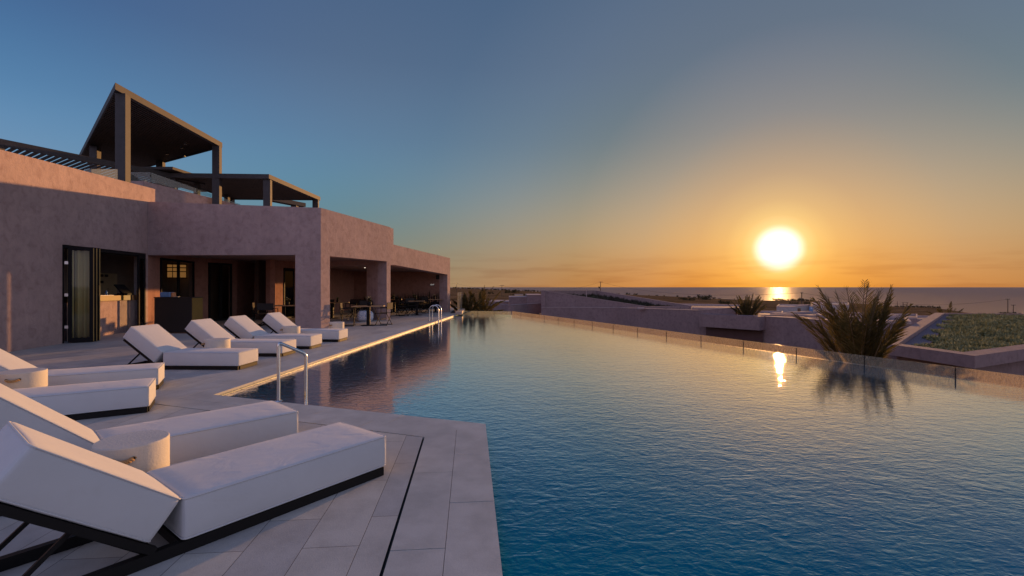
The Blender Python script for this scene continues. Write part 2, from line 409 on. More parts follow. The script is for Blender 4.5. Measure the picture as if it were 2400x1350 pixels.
m_, nt, p = newmat('sea_water')
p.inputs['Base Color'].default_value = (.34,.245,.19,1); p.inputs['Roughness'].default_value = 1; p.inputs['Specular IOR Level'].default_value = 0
s1 = noise(nt, coords(nt, (.02,.05,.02), rot=(0,0,.5)), 1.6, 7, .68); s2 = noise(nt, coords(nt, (.004,.02,.02)), 1, 3)
nt.links.new(bump(nt, mth(nt, 'ADD', s1, mth(nt, 'MULTIPLY', s2, .3)), 1.0, 22.0), p.inputs['Normal'])
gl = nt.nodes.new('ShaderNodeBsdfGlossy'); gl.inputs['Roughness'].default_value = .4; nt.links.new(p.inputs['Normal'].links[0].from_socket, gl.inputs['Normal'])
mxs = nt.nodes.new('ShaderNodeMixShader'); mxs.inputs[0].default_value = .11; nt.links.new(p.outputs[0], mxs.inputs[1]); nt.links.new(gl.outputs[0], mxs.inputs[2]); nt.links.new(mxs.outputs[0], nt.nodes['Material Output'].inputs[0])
mb = MB(); K = 96; rr = [0, 300, 2000, 20000, 160000]
vs = [(0,0,-42)]+[(r*cos(2*pi*j/K), r*sin(2*pi*j/K), -42) for r in rr[1:] for j in range(K)]
fs = [(0, 1+j, 1+(j+1) % K) for j in range(K)]+[(1+(i-1)*K+j, 1+i*K+j, 1+i*K+(j+1) % K, 1+(i-1)*K+(j+1) % K) for i in range(1, 4) for j in range(K)]
tag(mb.add(vs, fs).build('sea', m_, fixn=False), kind='structure')

WZ = -.048
PA, PB, PC = Vector((-4.03,6.33)), Vector((-.281,4.98)), Vector((.60,-4.9))
PD = Vector((-2.87,26.2))
PE = Vector((-.02,25.5)); PG = Vector((12.1,-4.3))
# pool water: a body of water whose colour comes from inside it, with a rippled skin
m_, nt, p = newmat('pool_water_surface')
v = coords(nt)
dn = noise(nt, v, .35, 3)
c = ramp(nt, dn, [(.3, (.002,.13,.215)), (.7, (.004,.18,.265))])
nt.links.new(c, p.inputs['Base Color']); p.inputs['Roughness'].default_value = .02; p.inputs['IOR'].default_value = 1.5
w1 = noise(nt, coords(nt, (1,1.6,1), rot=(0,0,.45)), 6.0, 3, .5, .8)
w2 = noise(nt, coords(nt, (1,1.7,1), rot=(0,0,-.35)), 14, 3, .5, .6)
w3 = noise(nt, coords(nt, (1,1.5,1), rot=(0,0,.1)), 2.2, 2, .5, .3)
h = mth(nt, 'ADD', mth(nt, 'ADD', mth(nt, 'MULTIPLY', w1, 1.0), mth(nt, 'MULTIPLY', w2, .62)), mth(nt, 'MULTIPLY', w3, .8))
calm = ramp(nt, noise(nt, v, .25, 2), [(.3, (.75,)*3), (.7, (1.1,)*3)])
h = mth(nt, 'MULTIPLY', h, calm)
nrm = bump(nt, h, 1.0, .0125); nrg = bump(nt, h, 1.0, .0021)
p.inputs['Specular IOR Level'].default_value = 0; p.inputs['Roughness'].default_value = .6
nt.links.new(nrm, p.inputs['Normal'])
fr = nt.nodes.new('ShaderNodeFresnel'); fr.inputs[0].default_value = 1.33; nt.links.new(nrm, fr.inputs['Normal'])
gl = nt.nodes.new('ShaderNodeBsdfGlossy'); gl.inputs['Roughness'].default_value = .02; gl.inputs[0].default_value = (1,1,1,1); nt.links.new(nrg, gl.inputs['Normal'])
mxw = nt.nodes.new('ShaderNodeMixShader'); fmin = nt.nodes.new('ShaderNodeMath'); fmin.operation = 'MINIMUM'; nt.links.new(mth(nt, 'MULTIPLY_ADD', fr.outputs[0], 3.3, -.165, True), fmin.inputs[0]); fmin.inputs[1].default_value = .88; nt.links.new(fmin.outputs[0], mxw.inputs[0])
nt.links.new(p.outputs[0], mxw.inputs[1]); nt.links.new(gl.outputs[0], mxw.inputs[2]); nt.links.new(mxw.outputs[0], nt.nodes['Material Output'].inputs[0])
WATERM = m_
poly = [PC, PB, PA, PD, PE, PG]
if sum(poly[i-1].x*poly[i].y-poly[i].x*poly[i-1].y for i in range(6)) < 0: poly.reverse()
mb = MB().add([(q.x, q.y, WZ) for q in poly], [tuple(range(6))])
tag(mb.build('pool_water', WATERM, fixn=False), kind='structure')

# offset of the pool edge towards the deck
def off_line(pts, d):
    out = []
    for i, q in enumerate(pts):
        dirs = []
        if i > 0: dirs.append((pts[i]-pts[i-1]).normalized())
        if i < len(pts)-1: dirs.append((pts[i+1]-pts[i]).normalized())
        ns = [Vector((t.y, -t.x)) for t in dirs]       # towards the deck when walking D -> A -> B -> C
        if len(ns) == 1: out.append(q+ns[0]*d)
        else:
            b = (ns[0]+ns[1]).normalized(); out.append(q+b*(d/b.dot(ns[0])))
    return out
EDGE = [PD, PA, PB, PC]
# which side is the deck? test with a point known to be on it
if (off_line(EDGE, .5)[1]-Vector((-6,7))).length > (off_line(EDGE, -.5)[1]-Vector((-6,7))).length: SG = -1
else: SG = 1
ST = stone('limestone_coping', 0, False)
def strip(d0, d1, z, gapl, mbx, thick=.03, drop=None):
    a, b = off_line(EDGE, SG*d0), off_line(EDGE, SG*d1)
    for i in range(3):
        L = (a[i+1]-a[i]).length; nn = max(1, round(L/gapl)); g = .0025/L
        for k in range(nn):
            t0, t1 = k/nn+(g if k else 0), (k+1)/nn-(g if k < nn-1 else 0)
            dr = (a[i+1]-a[i])/L; Lb = (b[i+1]-b[i]).length; off = (b[i]-a[i]).dot(dr)
            tb = lambda t_, e0, e1: (0 if e0 else (1 if e1 else min(1, max(0, (t_*L-off)/Lb))))
            q = [a[i].lerp(a[i+1], t0), a[i].lerp(a[i+1], t1), b[i].lerp(b[i+1], tb(t1, False, k == nn-1)), b[i].lerp(b[i+1], tb(t0, k == 0, False))]
            zz = random.uniform(-.0006, .0006)
            mbx.prism([(p_.x, p_.y) for p_ in q], z-thick, z+zz)
mb = MB(); strip(0, .2985, 0, .92, mb, .03); strip(.3015, .6, 0, 1.1, mb, .03)
o = mb.build('pool_coping', ST); tag(o, kind='structure')
# pool wall just below the coping
mb = MB(); a, b = off_line(EDGE, SG*.012), off_line(EDGE, SG*.3)
for i in range(3): mb.prism([(a[i].x,a[i].y),(a[i+1].x,a[i+1].y),(b[i+1].x,b[i+1].y),(b[i].x,b[i].y)], -1.6, -.0305)
tag(mb.build('pool_wall', simple('pool_mosaic', (.16,.22,.26), .4, var=.2, vs=20)), kind='structure')
# dark slot drain along the near edges
mb = MB(); a, b = off_line(EDGE, SG*.6), off_line(EDGE, SG*.618)
for i in (1, 2): mb.add([(a[i].x,a[i].y,-.02),(a[i+1].x,a[i+1].y,-.02),(b[i+1].x,b[i+1].y,-.02),(b[i].x,b[i].y,-.02)], [(0,1,2,3)])
tag(mb.build('drain_slot', simple('slot_black', (.008,.008,.009), .6)), kind='structure')
# deck sheets
d6 = off_line(EDGE, SG*.602); d62 = off_line(EDGE, SG*.618)
far = [(-4.2,34),(-30,34),(-30,3.5)]
dk1 = [tuple(d6[0]), tuple(d6[1]), (-30, 1.5), (-30, 34), (-4.0, 34)]
def sheet(name, poly, z, mat):
    nn = len(poly)
    if sum(poly[i-1][0]*poly[i][1]-poly[i][0]*poly[i-1][1] for i in range(nn)) < 0: poly = list(reversed(poly))
    mb = MB().add([(q[0], q[1], z) for q in poly], [tuple(range(nn))])
    return tag(mb.build(name, mat, fixn=False), kind='structure')
angAD = atan2((PD-PA).x, (PD-PA).y); angBC = atan2((PB-PC).x, (PB-PC).y)
sheet('deck', dk1, -.001, stone('limestone_deck', angAD+pi/2))
dk2 = [tuple(d62[1]), tuple(d62[2]), tuple(d62[3]), (-30, -4.9), (-30, 1.5)]
dk2[0] = tuple(d6[1])
sheet('near_deck', [tuple(d62[1]), tuple(d62[2]), tuple(d62[3]), (-30,-4.9), (-30,1.5-.012)], -.001, stone('limestone_near_deck', angBC+pi/2))
sheet('deck_bed', [(PD.x-.3,PD.y), (PA.x-.3,PA.y), (PB.x-.2,PB.y-.35), (PC.x-.3,PC.y), (-30,-4.9), (-30,34), (-4.2,34)], -.034, simple('bedding', (.03,.03,.03), .9))

# far end kerb, the wall under the infinity edge
mb = MB(); mb.prism([(PG.x+.02,PG.y),(PE.x+.03,PE.y+.02),(PE.x+.2,PE.y+.15),(PG.x+.3,PG.y)], -4.3, WZ-.02)
mb.prism([(PE.x+.03,PE.y+.02),(PD.x,PD.y+.02),(PD.x,PD.y+.35),(PE.x+.2,PE.y+.35)], -4.3, WZ-.02)
tag(mb.build('pool_edge_wall', simple('edge_stone', (.30,.26,.22), .6)), kind='structure')

def balustrade(name, label, A, B, stops, z0, z1, glass, joint=.016, jmat=None, ext=.0):
    t = thing(name, label, 'glass rail', (A.x, A.y, 0)); dv = (B-A); L = dv.length; u = dv/L
    nx = Vector((-u.y, u.x))
    ss = [s_ for s_ in stops if 0 <= s_ <= L]
    for a, b in zip(ss, ss[1:]):
        q0, q1 = u*(a+joint/2), u*(b-joint/2)
        mb = MB().prism([tuple(q0-nx*.006), tuple(q1-nx*.006), tuple(q1+nx*.006), tuple(q0+nx*.006)], z0, z1)
        mb.build('pane', glass, t)
    for s_ in ss[1:-1]:
        q = u*s_; MB().box((q.x, q.y, (z0+z1)/2-.01), (joint*.9, .012, z1-z0-.02), atan2(u.y, u.x)).build('joint_seal', jmat or FRAME, t)
    return t
A = Vector((PE.x+.01, PE.y)); B = Vector((PG.x, PG.y)); L = (B-A).length
balustrade('pool_balustrade', 'long low misted glass rail edging the infinity side of the pool', A, B, [0.02]+[1.25+1.385*k for k in range(0, 24)], -.28, .145, FROST)
A = Vector((PD.x+.05, PD.y)); B = Vector((PE.x, PE.y+.01)); L = (B-A).length
balustrade('end_balustrade', 'short low glass rail along the far end of the pool, below the palm clump', A, B, [0.01, L*.33, L*.66, L-.02], -.28, .13, GLASSB)

# ------------------------------------------------------------ the hotel building
def wall(mb, p0, p1, t, z0, zt, ops=(), side=1):
    """upright slab on the line p0-p1, thickness t towards side*left; openings (s0, s1, zlo, zhi0, zhi1) in metres along it"""
    p0, p1 = Vector(p0), Vector(p1); d = p1-p0; L = d.length; u = d/L; n = Vector((-u.y, u.x))*side*t
    zt = zt if isinstance(zt, tuple) else (zt, zt)
    top = lambda s: zt[0]+(zt[1]-zt[0])*s/L
    def piece(s0, s1, a0, a1, b0, b1):
        q0, q1 = p0+u*s0, p0+u*s1
        lo = [(q0.x,q0.y,a0),(q1.x,q1.y,a1),(q1.x+n.x,q1.y+n.y,a1),(q0.x+n.x,q0.y+n.y,a0)]
        hi = [(q0.x,q0.y,b0),(q1.x,q1.y,b1),(q1.x+n.x,q1.y+n.y,b1),(q0.x+n.x,q0.y+n.y,b0)]
        mb.hexa(lo, hi)
    cur = 0
    for s0, s1, zl, h0, h1 in sorted(ops):
        if s0 > cur+1e-4: piece(cur, s0, z0, z0, top(cur), top(s0))
        piece(s0, s1, h0, h1, top(s0), top(s1))
        if zl > z0: piece(s0, s1, z0, z0, zl, zl)
        cur = s1
    if cur < L-1e-4: piece(cur, L, z0, z0, top(cur), top(L))
w0 = lambda y: (-9.144-.2*y, y)
hotel = thing('hotel_building', 'pink plastered hotel building with open bar front and dining terrace beside the pool', 'building', (-10, 18, 0))
hotel.location = (0,0,0)
# long left wall with the bar opening
k = sqrt(1+.04)
mb = MB(); wall(mb, w0(2), w0(16.32), .35, -.03, (3.92, 4.86), [((12.06-2)*k, (15.76-2)*k, -.03, 2.55, 2.58)], 1)
mb.build('left_wall', PINK, hotel)
# block: front wall with the loggia opening
FL, FR = Vector((-12.31,15.87)), Vector((-6.72,16.5)); L = (FR-FL).length
mb = MB(); wall(mb, FL, FR, .42, -.03, (4.34,4.24), [(0.0, L-.86, -.03, 2.535, 2.58)], 1)
mb.build('front_wall', PINK, hotel)
Q1 = Vector((-5.41,20.9)); dv = (Q1-FR); L = dv.length; u = dv/L; nn_ = Vector((-u.y, u.x))
s0, s1 = .1054*L, .931*L
st_ = FR+nn_*0
mb = MB(); wall(mb, FR+u*.0, Q1, .44, -.03, (4.24,4.115), [(s0, s1, -.03, 2.57, 2.585)], 1)
mb.build('side_wall', PINK, hotel)
mb = MB(); a = FR+u*s1+nn_*.441; b = Q1+nn_*.441
mb.prism([tuple(a), tuple(b), (b.x-.75, b.y+.55), (a.x-.62, a.y+.42)], -.03, 2.75)
mb.build('pillar', PINK, hotel)
# dining terrace wall
S0, S1 = Vector((-5.44,21.0)), Vector((-3.64,27.6)); L = (S1-S0).length
mb = MB(); wall(mb, S0, S1, .5, -.03, (3.39,3.155), [(0, L-.40, -.03, 2.48, 2.18)], 1)
mb.build('terrace_wall', PINK, hotel)
mb = MB(); wall(mb, (Q1.x-.02,Q1.y+.0), (-9.5,22.0), .3, 2.45, 4.09, side=-1); mb.build('return_wall', PINK, hotel)
# back walls of the loggia and of the terrace
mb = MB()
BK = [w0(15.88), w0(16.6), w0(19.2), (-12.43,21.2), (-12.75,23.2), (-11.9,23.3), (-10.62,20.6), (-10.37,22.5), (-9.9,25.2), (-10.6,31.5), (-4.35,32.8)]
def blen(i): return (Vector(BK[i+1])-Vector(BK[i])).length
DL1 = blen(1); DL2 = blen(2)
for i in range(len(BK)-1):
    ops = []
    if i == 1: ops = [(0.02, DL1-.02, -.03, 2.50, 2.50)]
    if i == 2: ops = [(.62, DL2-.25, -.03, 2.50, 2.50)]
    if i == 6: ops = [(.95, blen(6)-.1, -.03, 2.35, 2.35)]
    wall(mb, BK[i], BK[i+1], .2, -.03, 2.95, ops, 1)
mb.build('back_wall', PINK_BOUNCE, hotel)
mb = MB()
mb.prism([(-12.36,15.95),(-7.0,16.75),(-5.9,20.6),(-6.4,21.2),(-9.5,21.7),(-10.4,22.4),(-12.8,23.3),(-13.1,19.3)], 2.66, 3.72)
mb.prism([(-6.3,21.65),(-5.98,21.35),(-4.12,27.5),(-4.35,33.0),(-10.8,31.6),(-10.1,25.2),(-10.3,22.55),(-9.4,22.1)], 2.50, 2.95)
mb.build('ceiling_slab', PINK, hotel)
mb = MB(); mb.box((-4.72,32.45,.215), (.95,.3,.49)); mb.build('bench_wall', PINKB, hotel)
# bar room behind the folding doors
RX = lambda y: (-11.75-.2*y, y)
mb = MB(); wall(mb, RX(10.5), RX(20.6), .2, -.03, 3.6, side=1); wall(mb, (-11.7,10.6), RX(10.6), .2, -.03, 3.6, side=-1); wall(mb, (-13.35,20.2), (-15.8,20.2), .2, -.03, 3.6, side=-1)
mb.build('room_wall', ROOMW, hotel)
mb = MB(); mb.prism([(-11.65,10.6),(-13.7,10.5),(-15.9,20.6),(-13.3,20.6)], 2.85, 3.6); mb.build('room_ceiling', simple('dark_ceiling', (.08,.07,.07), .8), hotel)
# upper storey: roof terrace floor, set back parapets
mb = MB(); mb.prism([(-12.72,16.5),(-12.3,16.35),(-7.1,16.95),(-5.85,20.75),(-10.4,23.4),(-10.3,28.5),(-24,28.5),(-24,2),(-10,2)], 3.74, 3.82); mb.build('roof_deck', CONC, hotel)
mb = MB(); wall(mb, (-15.72,19.0), (-14.92,19.0), .3, 3.8, 5.75, side=1); wall(mb, (-14.9,19.0), (-12.95,22.9), .3, 3.8, (5.75,5.38), side=1); mb.build('upper_wall', PINK, hotel)
# small fittings that belong to the building: downlights in the ceilings
for (x, y, z) in [(-7.9,25.2,2.5),(-7.75,25.2,2.5),(-7.7,28.3,2.5),(-7.5,28.3,2.5),(-5.9,25.2,2.5),(-5.72,25.4,2.5)]:
    o = MB().lathe((x,y,z), [(.0,-.012),(.028,-.012),(.032,0)], 12).build('downlight', LAMPM, hotel)

# glazed doors inside the loggia
def glazed(name, label, p0, p1, z1, panes, gmat=None):
    gmat = gmat or GLASS
    p0, p1 = Vector(p0), Vector(p1); d = p1-p0; L = d.length; u = d/L; rz = atan2(u.y, u.x)
    t = thing(name, label, 'glass door', (p0.x, p0.y, 0), rz)
    for k_ in range(panes):
        a, b = L*k_/panes+.002, L*(k_+1)/panes-.002; f = .07
        mb = MB(); mb.box((a+f/2,0,z1/2), (f,.05,z1)); mb.box((b-f/2,0,z1/2), (f,.05,z1))
        mb.box(((a+b)/2,0,f/2), (b-a-2*f,.05,f)); mb.box(((a+b)/2,0,z1-f/2), (b-a-2*f,.05,f))
        fr_ = mb.build('frame', BLACKM, t)
        MB().box(((a+b)/2,0,z1/2), (b-a-2*f,.008,z1-2*f)).build('pane', gmat, fr_)
    return t
d1a, d1b = Vector(BK[1]), Vector(BK[2]); glazed('glazed_door', 'black framed glazed doors behind the dark bar counter', d1a+(d1b-d1a)*.02, d1b-(d1b-d1a)*.02, 2.49, 2)
d2a, d2b = Vector(BK[2]), Vector(BK[3]); uu = (d2b-d2a)/DL2
glazed('glazed_door', 'black framed glazed doors in the middle of the loggia', d2a+uu*.64, d2b-uu*.27, 2.49, 2)
d3a, d3b = Vector(BK[6]), Vector(BK[7]); uu = (d3b-d3a)/blen(6)
glazed('glazed_door', 'narrow dark glazed door beside the big corner pillar of the loggia', d3a+uu*.97, d3b-uu*.12, 2.34, 1, GLASSD)
# rooms behind those doors
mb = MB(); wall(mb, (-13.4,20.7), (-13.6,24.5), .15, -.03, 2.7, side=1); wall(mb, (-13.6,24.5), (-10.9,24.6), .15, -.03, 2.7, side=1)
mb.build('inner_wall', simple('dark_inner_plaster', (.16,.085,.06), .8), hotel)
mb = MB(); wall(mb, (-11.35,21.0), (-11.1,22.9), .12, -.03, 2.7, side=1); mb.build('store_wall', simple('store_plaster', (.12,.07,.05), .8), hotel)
# lit bottle shelves behind the first glazed door
t = thing('wall_shelf', 'amber lit black wall shelf seen through the glazed doors above the bar counter', 'shelf', (-14.0,19.6,2.12), .62)
MB().box((0,.02,0), (.66,.02,.55)).build('back_panel', emis('amber_lit_panel', (.55,.22,.06), .42), t)
mb = MB()
for z in (-.28,-.02,.14,.28): mb.box((0,-.08,z), (.68,.2,.03))
for x in (-.33,-.14,.05,.33): mb.box((x,-.08,0), (.025,.19,.55))
mb.build('shelf_frame', BLACKM, t)

# ------------------------------------------------------------ folding door
GOLD = simple('painted_sunlit_gold', (.62,.40,.13), .45, .3)  # gold sunlight on the leaf edges, put into the colour
hj = Vector(w0(12.10)); t = thing('folding_door', 'black framed folding glass door stacked open at the left side of the bar opening', 'folding door', (hj.x, hj.y, 0))
dirp = Vector((.49,.28)).normalized(); rzp = atan2(dirp.y, dirp.x)
for k_ in range(3):
    o0 = Vector((.02-.024*k_*1.0, .02+.12*k_)); W_ = .56; z1 = 2.50; f = .075
    R = Matrix.Rotation(rzp, 3, 'Z')
    def q(x, y, z): r = R@Vector((x, y, 0)); return (o0.x+r.x, o0.y+r.y, z)
    mb = MB()
    for (x0, x1, za, zb) in ((0.06,.06+f,.015,z1),(W_-f,W_,.015,z1),(.06+f,W_-f,.015,.13),(.06+f,W_-f,z1-.09,z1)):
        mb.box(q((x0+x1)/2,0,(za+zb)/2), (x1-x0,.055,zb-za), M=R)
    lf = mb.build('leaf', BLACKM, t)
    MB().box(q(W_/2+.03,0,1.27), (W_-2*f-.062,.01,2.27), M=R).build('pane', GLASS, lf)
    mb = MB()
    for z in (.42,1.25,2.08): MB().box(q(.035,-.035,z), (.07,.012,.075), M=R).build('hinge', STEEL, lf)
    mb = MB().box(q(W_+.006,0,1.25), (.01,.03,2.46), M=R); mb.build('sunlit_edge', GOLD, lf)
MB().tube([(o0.x+.56,o0.y+.20,.05),(o0.x+.56,o0.y+.20,.32)], .012).build('bolt_rod', GOLD, t)
MB().tube([(o0.x+.56,o0.y+.20,1.22),(o0.x+.56,o0.y+.20,1.5)], .016).build('handle', GOLD, t)
mb = MB(); wall(mb, w0(12.062), w0(12.12), .2, 0, 2.54, side=1); wall(mb, w0(15.70), w0(15.758), .2, 0, 2.56, side=1); wall(mb, w0(12.125), w0(15.695), .2, 2.47, (2.54,2.56), side=1)
mb.build('outer_frame', BLACKM, t).location = (-hj.x, -hj.y, 0)
t2 = thing('door_leaf', 'single slim black glass door leaf folded at the right side of the bar opening', 'door leaf', (-12.27,15.68,0), atan2(-.5,.17))
mb = MB()
for (x0,x1,za,zb) in ((0,.07,.015,2.48),(.45,.52,.015,2.48),(.07,.45,.015,.12),(.07,.45,2.38,2.48)): mb.box(((x0+x1)/2,0,(za+zb)/2),(x1-x0,.05,zb-za))
mb.build('frame', BLACKM, t2); MB().box((.26,0,1.25),(.38,.01,2.26)).build('pane', GLASS, t2)
MB().tube([(.48,-.045,1.05),(.48,-.045,1.35)], .012).build('handle', BRASS, t2)
for z in (.42,1.25,2.08): MB().box((-.0,-.035,z),(.05,.02,.08)).build('hinge', STEEL, t2)
# pleated sheet added in place of gold reflections in the stacked panels
m_, nt, p = newmat('gold_reflection_cloth'); p.inputs['Base Color'].default_value = (.78,.55,.24,1); p.inputs['Roughness'].default_value = .7
tl = nt.nodes.new('ShaderNodeBsdfTranslucent'); tl.inputs[0].default_value = (.66,.44,.16,1)
mx = nt.nodes.new('ShaderNodeMixShader'); mx.inputs[0].default_value = .4
nt.links.new(p.outputs[0], mx.inputs[1]); nt.links.new(tl.outputs[0], mx.inputs[2]); nt.links.new(mx.outputs[0], nt.nodes['Material Output'].inputs[0])
mb = MB(); N = 60; vs = []
for i in range(N+1):
    s = i/N; y = .034*sin(s*2*pi*4.2)+.008*sin(s*31)
    for z in (.05, 2.44): vs.append((s*.52+.05, y+.07, z))
mb.add(vs, [(2*i,2*i+2,2*i+3,2*i+1) for i in range(N)], True)
o = mb.build('stripe_sheet', m_, fixn=False); o.location = (hj.x+.0, hj.y+.02, 0); o.rotation_euler = (0,0,rzp)
tag(o, 'pleated pale gold sheet standing in for reflected stripes in the stacked glass door panels', 'stripe_sheet')
s_ = o.modifiers.new('solid', 'SOLIDIFY'); s_.thickness = .004

# ------------------------------------------------------------ bar servery inside the opening
def w0o(y, o): return (-9.144-.2*y-o, y)
t = thing('servery_counter', 'pink plastered servery counter with dark timber top just inside the folding doors', 'counter', (*w0o(14.4,.3),0))
L0 = Vector(w0o(14.4,.3))
def rel_(pts): return [(q[0]-L0.x, q[1]-L0.y) for q in pts]
MB().prism(rel_([w0o(12.6,.28), w0o(15.74,.28), w0o(15.74,.55), w0o(12.6,.55)]), 0, 1.03).build('base', PINK, t)
bevel(MB().prism(rel_([w0o(12.6,.22), w0o(15.74,.22), w0o(15.74,.95), w0o(12.6,.95)]), 1.03, 1.195).build('top', simple('dark_walnut', (.10,.055,.035), .5, var=.3, vs=6), t), .006)
MB().prism(rel_([w0o(13.75,.214), w0o(15.0,.214), w0o(15.0,.222), w0o(13.75,.222)]), 1.04, 1.185).build('brass_strip', BRASS, t)
z0 = 1.195
def bottle(x, y, h, r, col, label, cap=(.02,.02,.02)):
    t = thing('bottle', label, 'bottle', (x, y, z0)); g_ = simple('bottle_'+str(round(x*y*100)), col, .15, var=.05)
    MB().lathe((0,0,0), [(.001,0),(r,.0),(r,h*.6),(r*.85,h*.68),(r*.35,h*.78),(r*.33,h*.92)], 14).build('body', g_, t)
    MB().lathe((0,0,0), [(r*.38,h*.92),(r*.38,h),(.001,h)], 10).build('cap', simple('cap_m', cap, .4), t)
bottle(-12.42,14.05,.27,.036,(.78,.80,.82),'white squeeze bottle with a pale cap on the servery counter',(.85,.8,.6))
bottle(-12.40,14.35,.17,.03,(.10,.22,.40),'small blue bottle at the right of the counter clutter')
bottle(-12.62,13.9,.24,.035,(.03,.03,.03),'dark bottle behind the fruit bowl on the servery counter')
t = thing('fruit_bowl', 'dark bowl heaped with oranges at the left end of the servery counter', 'bowl', (-12.33,13.62,z0))
MB().lathe((0,0,0), [(.05,0),(.11,.05),(.14,.11),(.13,.11),(.10,.055),(.001,.02)], 20).build('bowl', BLACKM, t)
ORG = simple('orange_peel', (.75,.28,.04), .45)
for (x,y,z) in ((-.05,.02,.12),(.05,-.03,.12),(.03,.06,.13),(-.01,-.06,.14),(.0,.02,.18)):
    MB().lathe((x,y,z), [(.001,-.038),(.024,-.03),(.037,-.008),(.037,.01),(.024,.03),(.001,.038)], 12).build('orange', ORG, t)
o = MB().prism([(-12.5,13.95),(-12.18,13.85),(-12.3,14.5),(-12.6,14.5)], z0+.002, z0+.012).build('tray', simple('white_tray', (.75,.73,.7), .4), None)
tag(o, 'thin white serving tray lying on the servery counter under the bottles', 'tray')
t = thing('till_terminal', 'black till screen tilted on the servery counter seen from behind', 'till', (-12.45,15.05,z0), 1.75)
R = Matrix.Rotation(radians(-38), 3, 'X')
bevel(MB().box((0,.03,.20), (.50,.035,.34), M=R).build('screen', BLACKM, t), .006)
bevel(MB().box((0,-.02,.03), (.30,.26,.06)).build('base', BLACKM, t), .01)
MB().bar((0,0,.05), (0,.03,.2), .07, .05).build('neck', BLACKM, t)
# menu boards on the back wall of the bar
mp = RX(17.6); t = thing('menu_board', 'cream menu board with dark photo panels on the wall behind the servery', 'notice board', (mp[0]+.03, mp[1], 1.58), atan2(1,-.2))
def mbx(x, z, w, h, y=-.004, d=.006): return MB().box((x, y, z), (w, d, h))
MB().box((0,.0,0), (1.35,.02,.78)).build('board', simple('cream_board', (.62,.50,.34), .6), t)
for (x,z,w) in ((-.52,.3,.2),(-.25,.3,.2),(.02,.3,.2),(-.52,.06,.2),(-.25,.06,.2)): mbx(x,z,w,.09,-.016).build('photo_panel', simple('board_dark', (.03,.02,.02), .5), t)
for (x,z,w,h) in ((.12,-.2,.09,.02),(.12,-.27,.06,.04)): mbx(x,z,w,h,-.016).build('printed_line', simple('board_ink', (.03,.02,.02), .5), t)

# dark bar counter in front of the loggia
t = thing('bar_counter', 'waist high black bar counter with a brass yellow end panel in front of the loggia', 'bar counter', (-10.62,14.95,0), .02)
bevel(MB().box((0,0,.565), (1.16,.5,1.09)).build('body', BARBLK, t), .006)
MB().box((.592,0,.565), (.02,.5,1.09)).build('end_panel', BRASS, t)
bevel(MB().box((0.005,0,1.125), (1.2,.53,.025)).build('top', BARBLK, t), .004)
MB().box((0,-.255,.012), (1.16,.02,.022)).build('skirting', simple('brown_strip', (.2,.1,.05), .5), t)
o = MB().box((-11.02,15.0,1.215), (.31,.2,.15)).build('napkin_box', simple('slate_blue_box', (.16,.30,.52), .5)); tag(o, 'blue box standing on the black bar counter', 'box'); bevel(o, .006)
o = MB().box((-10.83,15.02,1.21), (.045,.16,.14)).build('menu_holder', simple('orange_card', (.65,.28,.12), .6)); tag(o, 'small orange menu holder beside the blue box on the bar counter', 'menu holder')
o = MB().box((-10.70,14.98,1.143), (.14,.1,.008)).build('coaster_pile', simple('cream_card', (.7,.65,.55), .6)); tag(o, 'flat pile of cream coasters on the black bar counter', 'coasters')

# wall speaker, exit sign
t = thing('wall_speaker', 'small black loudspeaker hung under the terrace ceiling near its far corner', 'loudspeaker', (-5.05,31.9,2.13), .15)
bevel(MB().box((0,0,0), (.24,.2,.30)).build('cabinet', BLACKM, t), .015)
MB().box((0,-.107,0), (.19,.012,.25)).build('grille', DARKF, t); MB().bar((0,.1,0), (0,.75,.05), .04).build('bracket', BLACKM, t)
t = thing('exit_sign', 'tiny exit sign with pale letters on the back wall of the dining terrace', 'sign', (-5.52,32.52,1.62), .2)
MB().box((0,0,0), (.26,.02,.12)).build('plate', simple('sign_plate', (.10,.07,.07), .5), t)
fc = bpy.data.curves.new('lettering', 'FONT'); fc.body = 'EXIT'; fc.size = .12; fc.extrude = .003; fc.align_x = 'CENTER'; fc.align_y = 'CENTER'
dg = bpy.context.evaluated_depsgraph_get()
fo = bpy.data.objects.new('tmp', fc); COL.objects.link(fo); dg.update()
me = bpy.data.meshes.new_from_object(fo.evaluated_get(bpy.context.evaluated_depsgraph_get())); COL.objects.unlink(fo)
me.materials.clear(); me.materials.append(SIGNM)
lo = bpy.data.objects.new('lettering', me); COL.objects.link(lo); lo.parent = t; lo.rotation_euler = (pi/2,0,0); lo.location = (0,-.015,0)

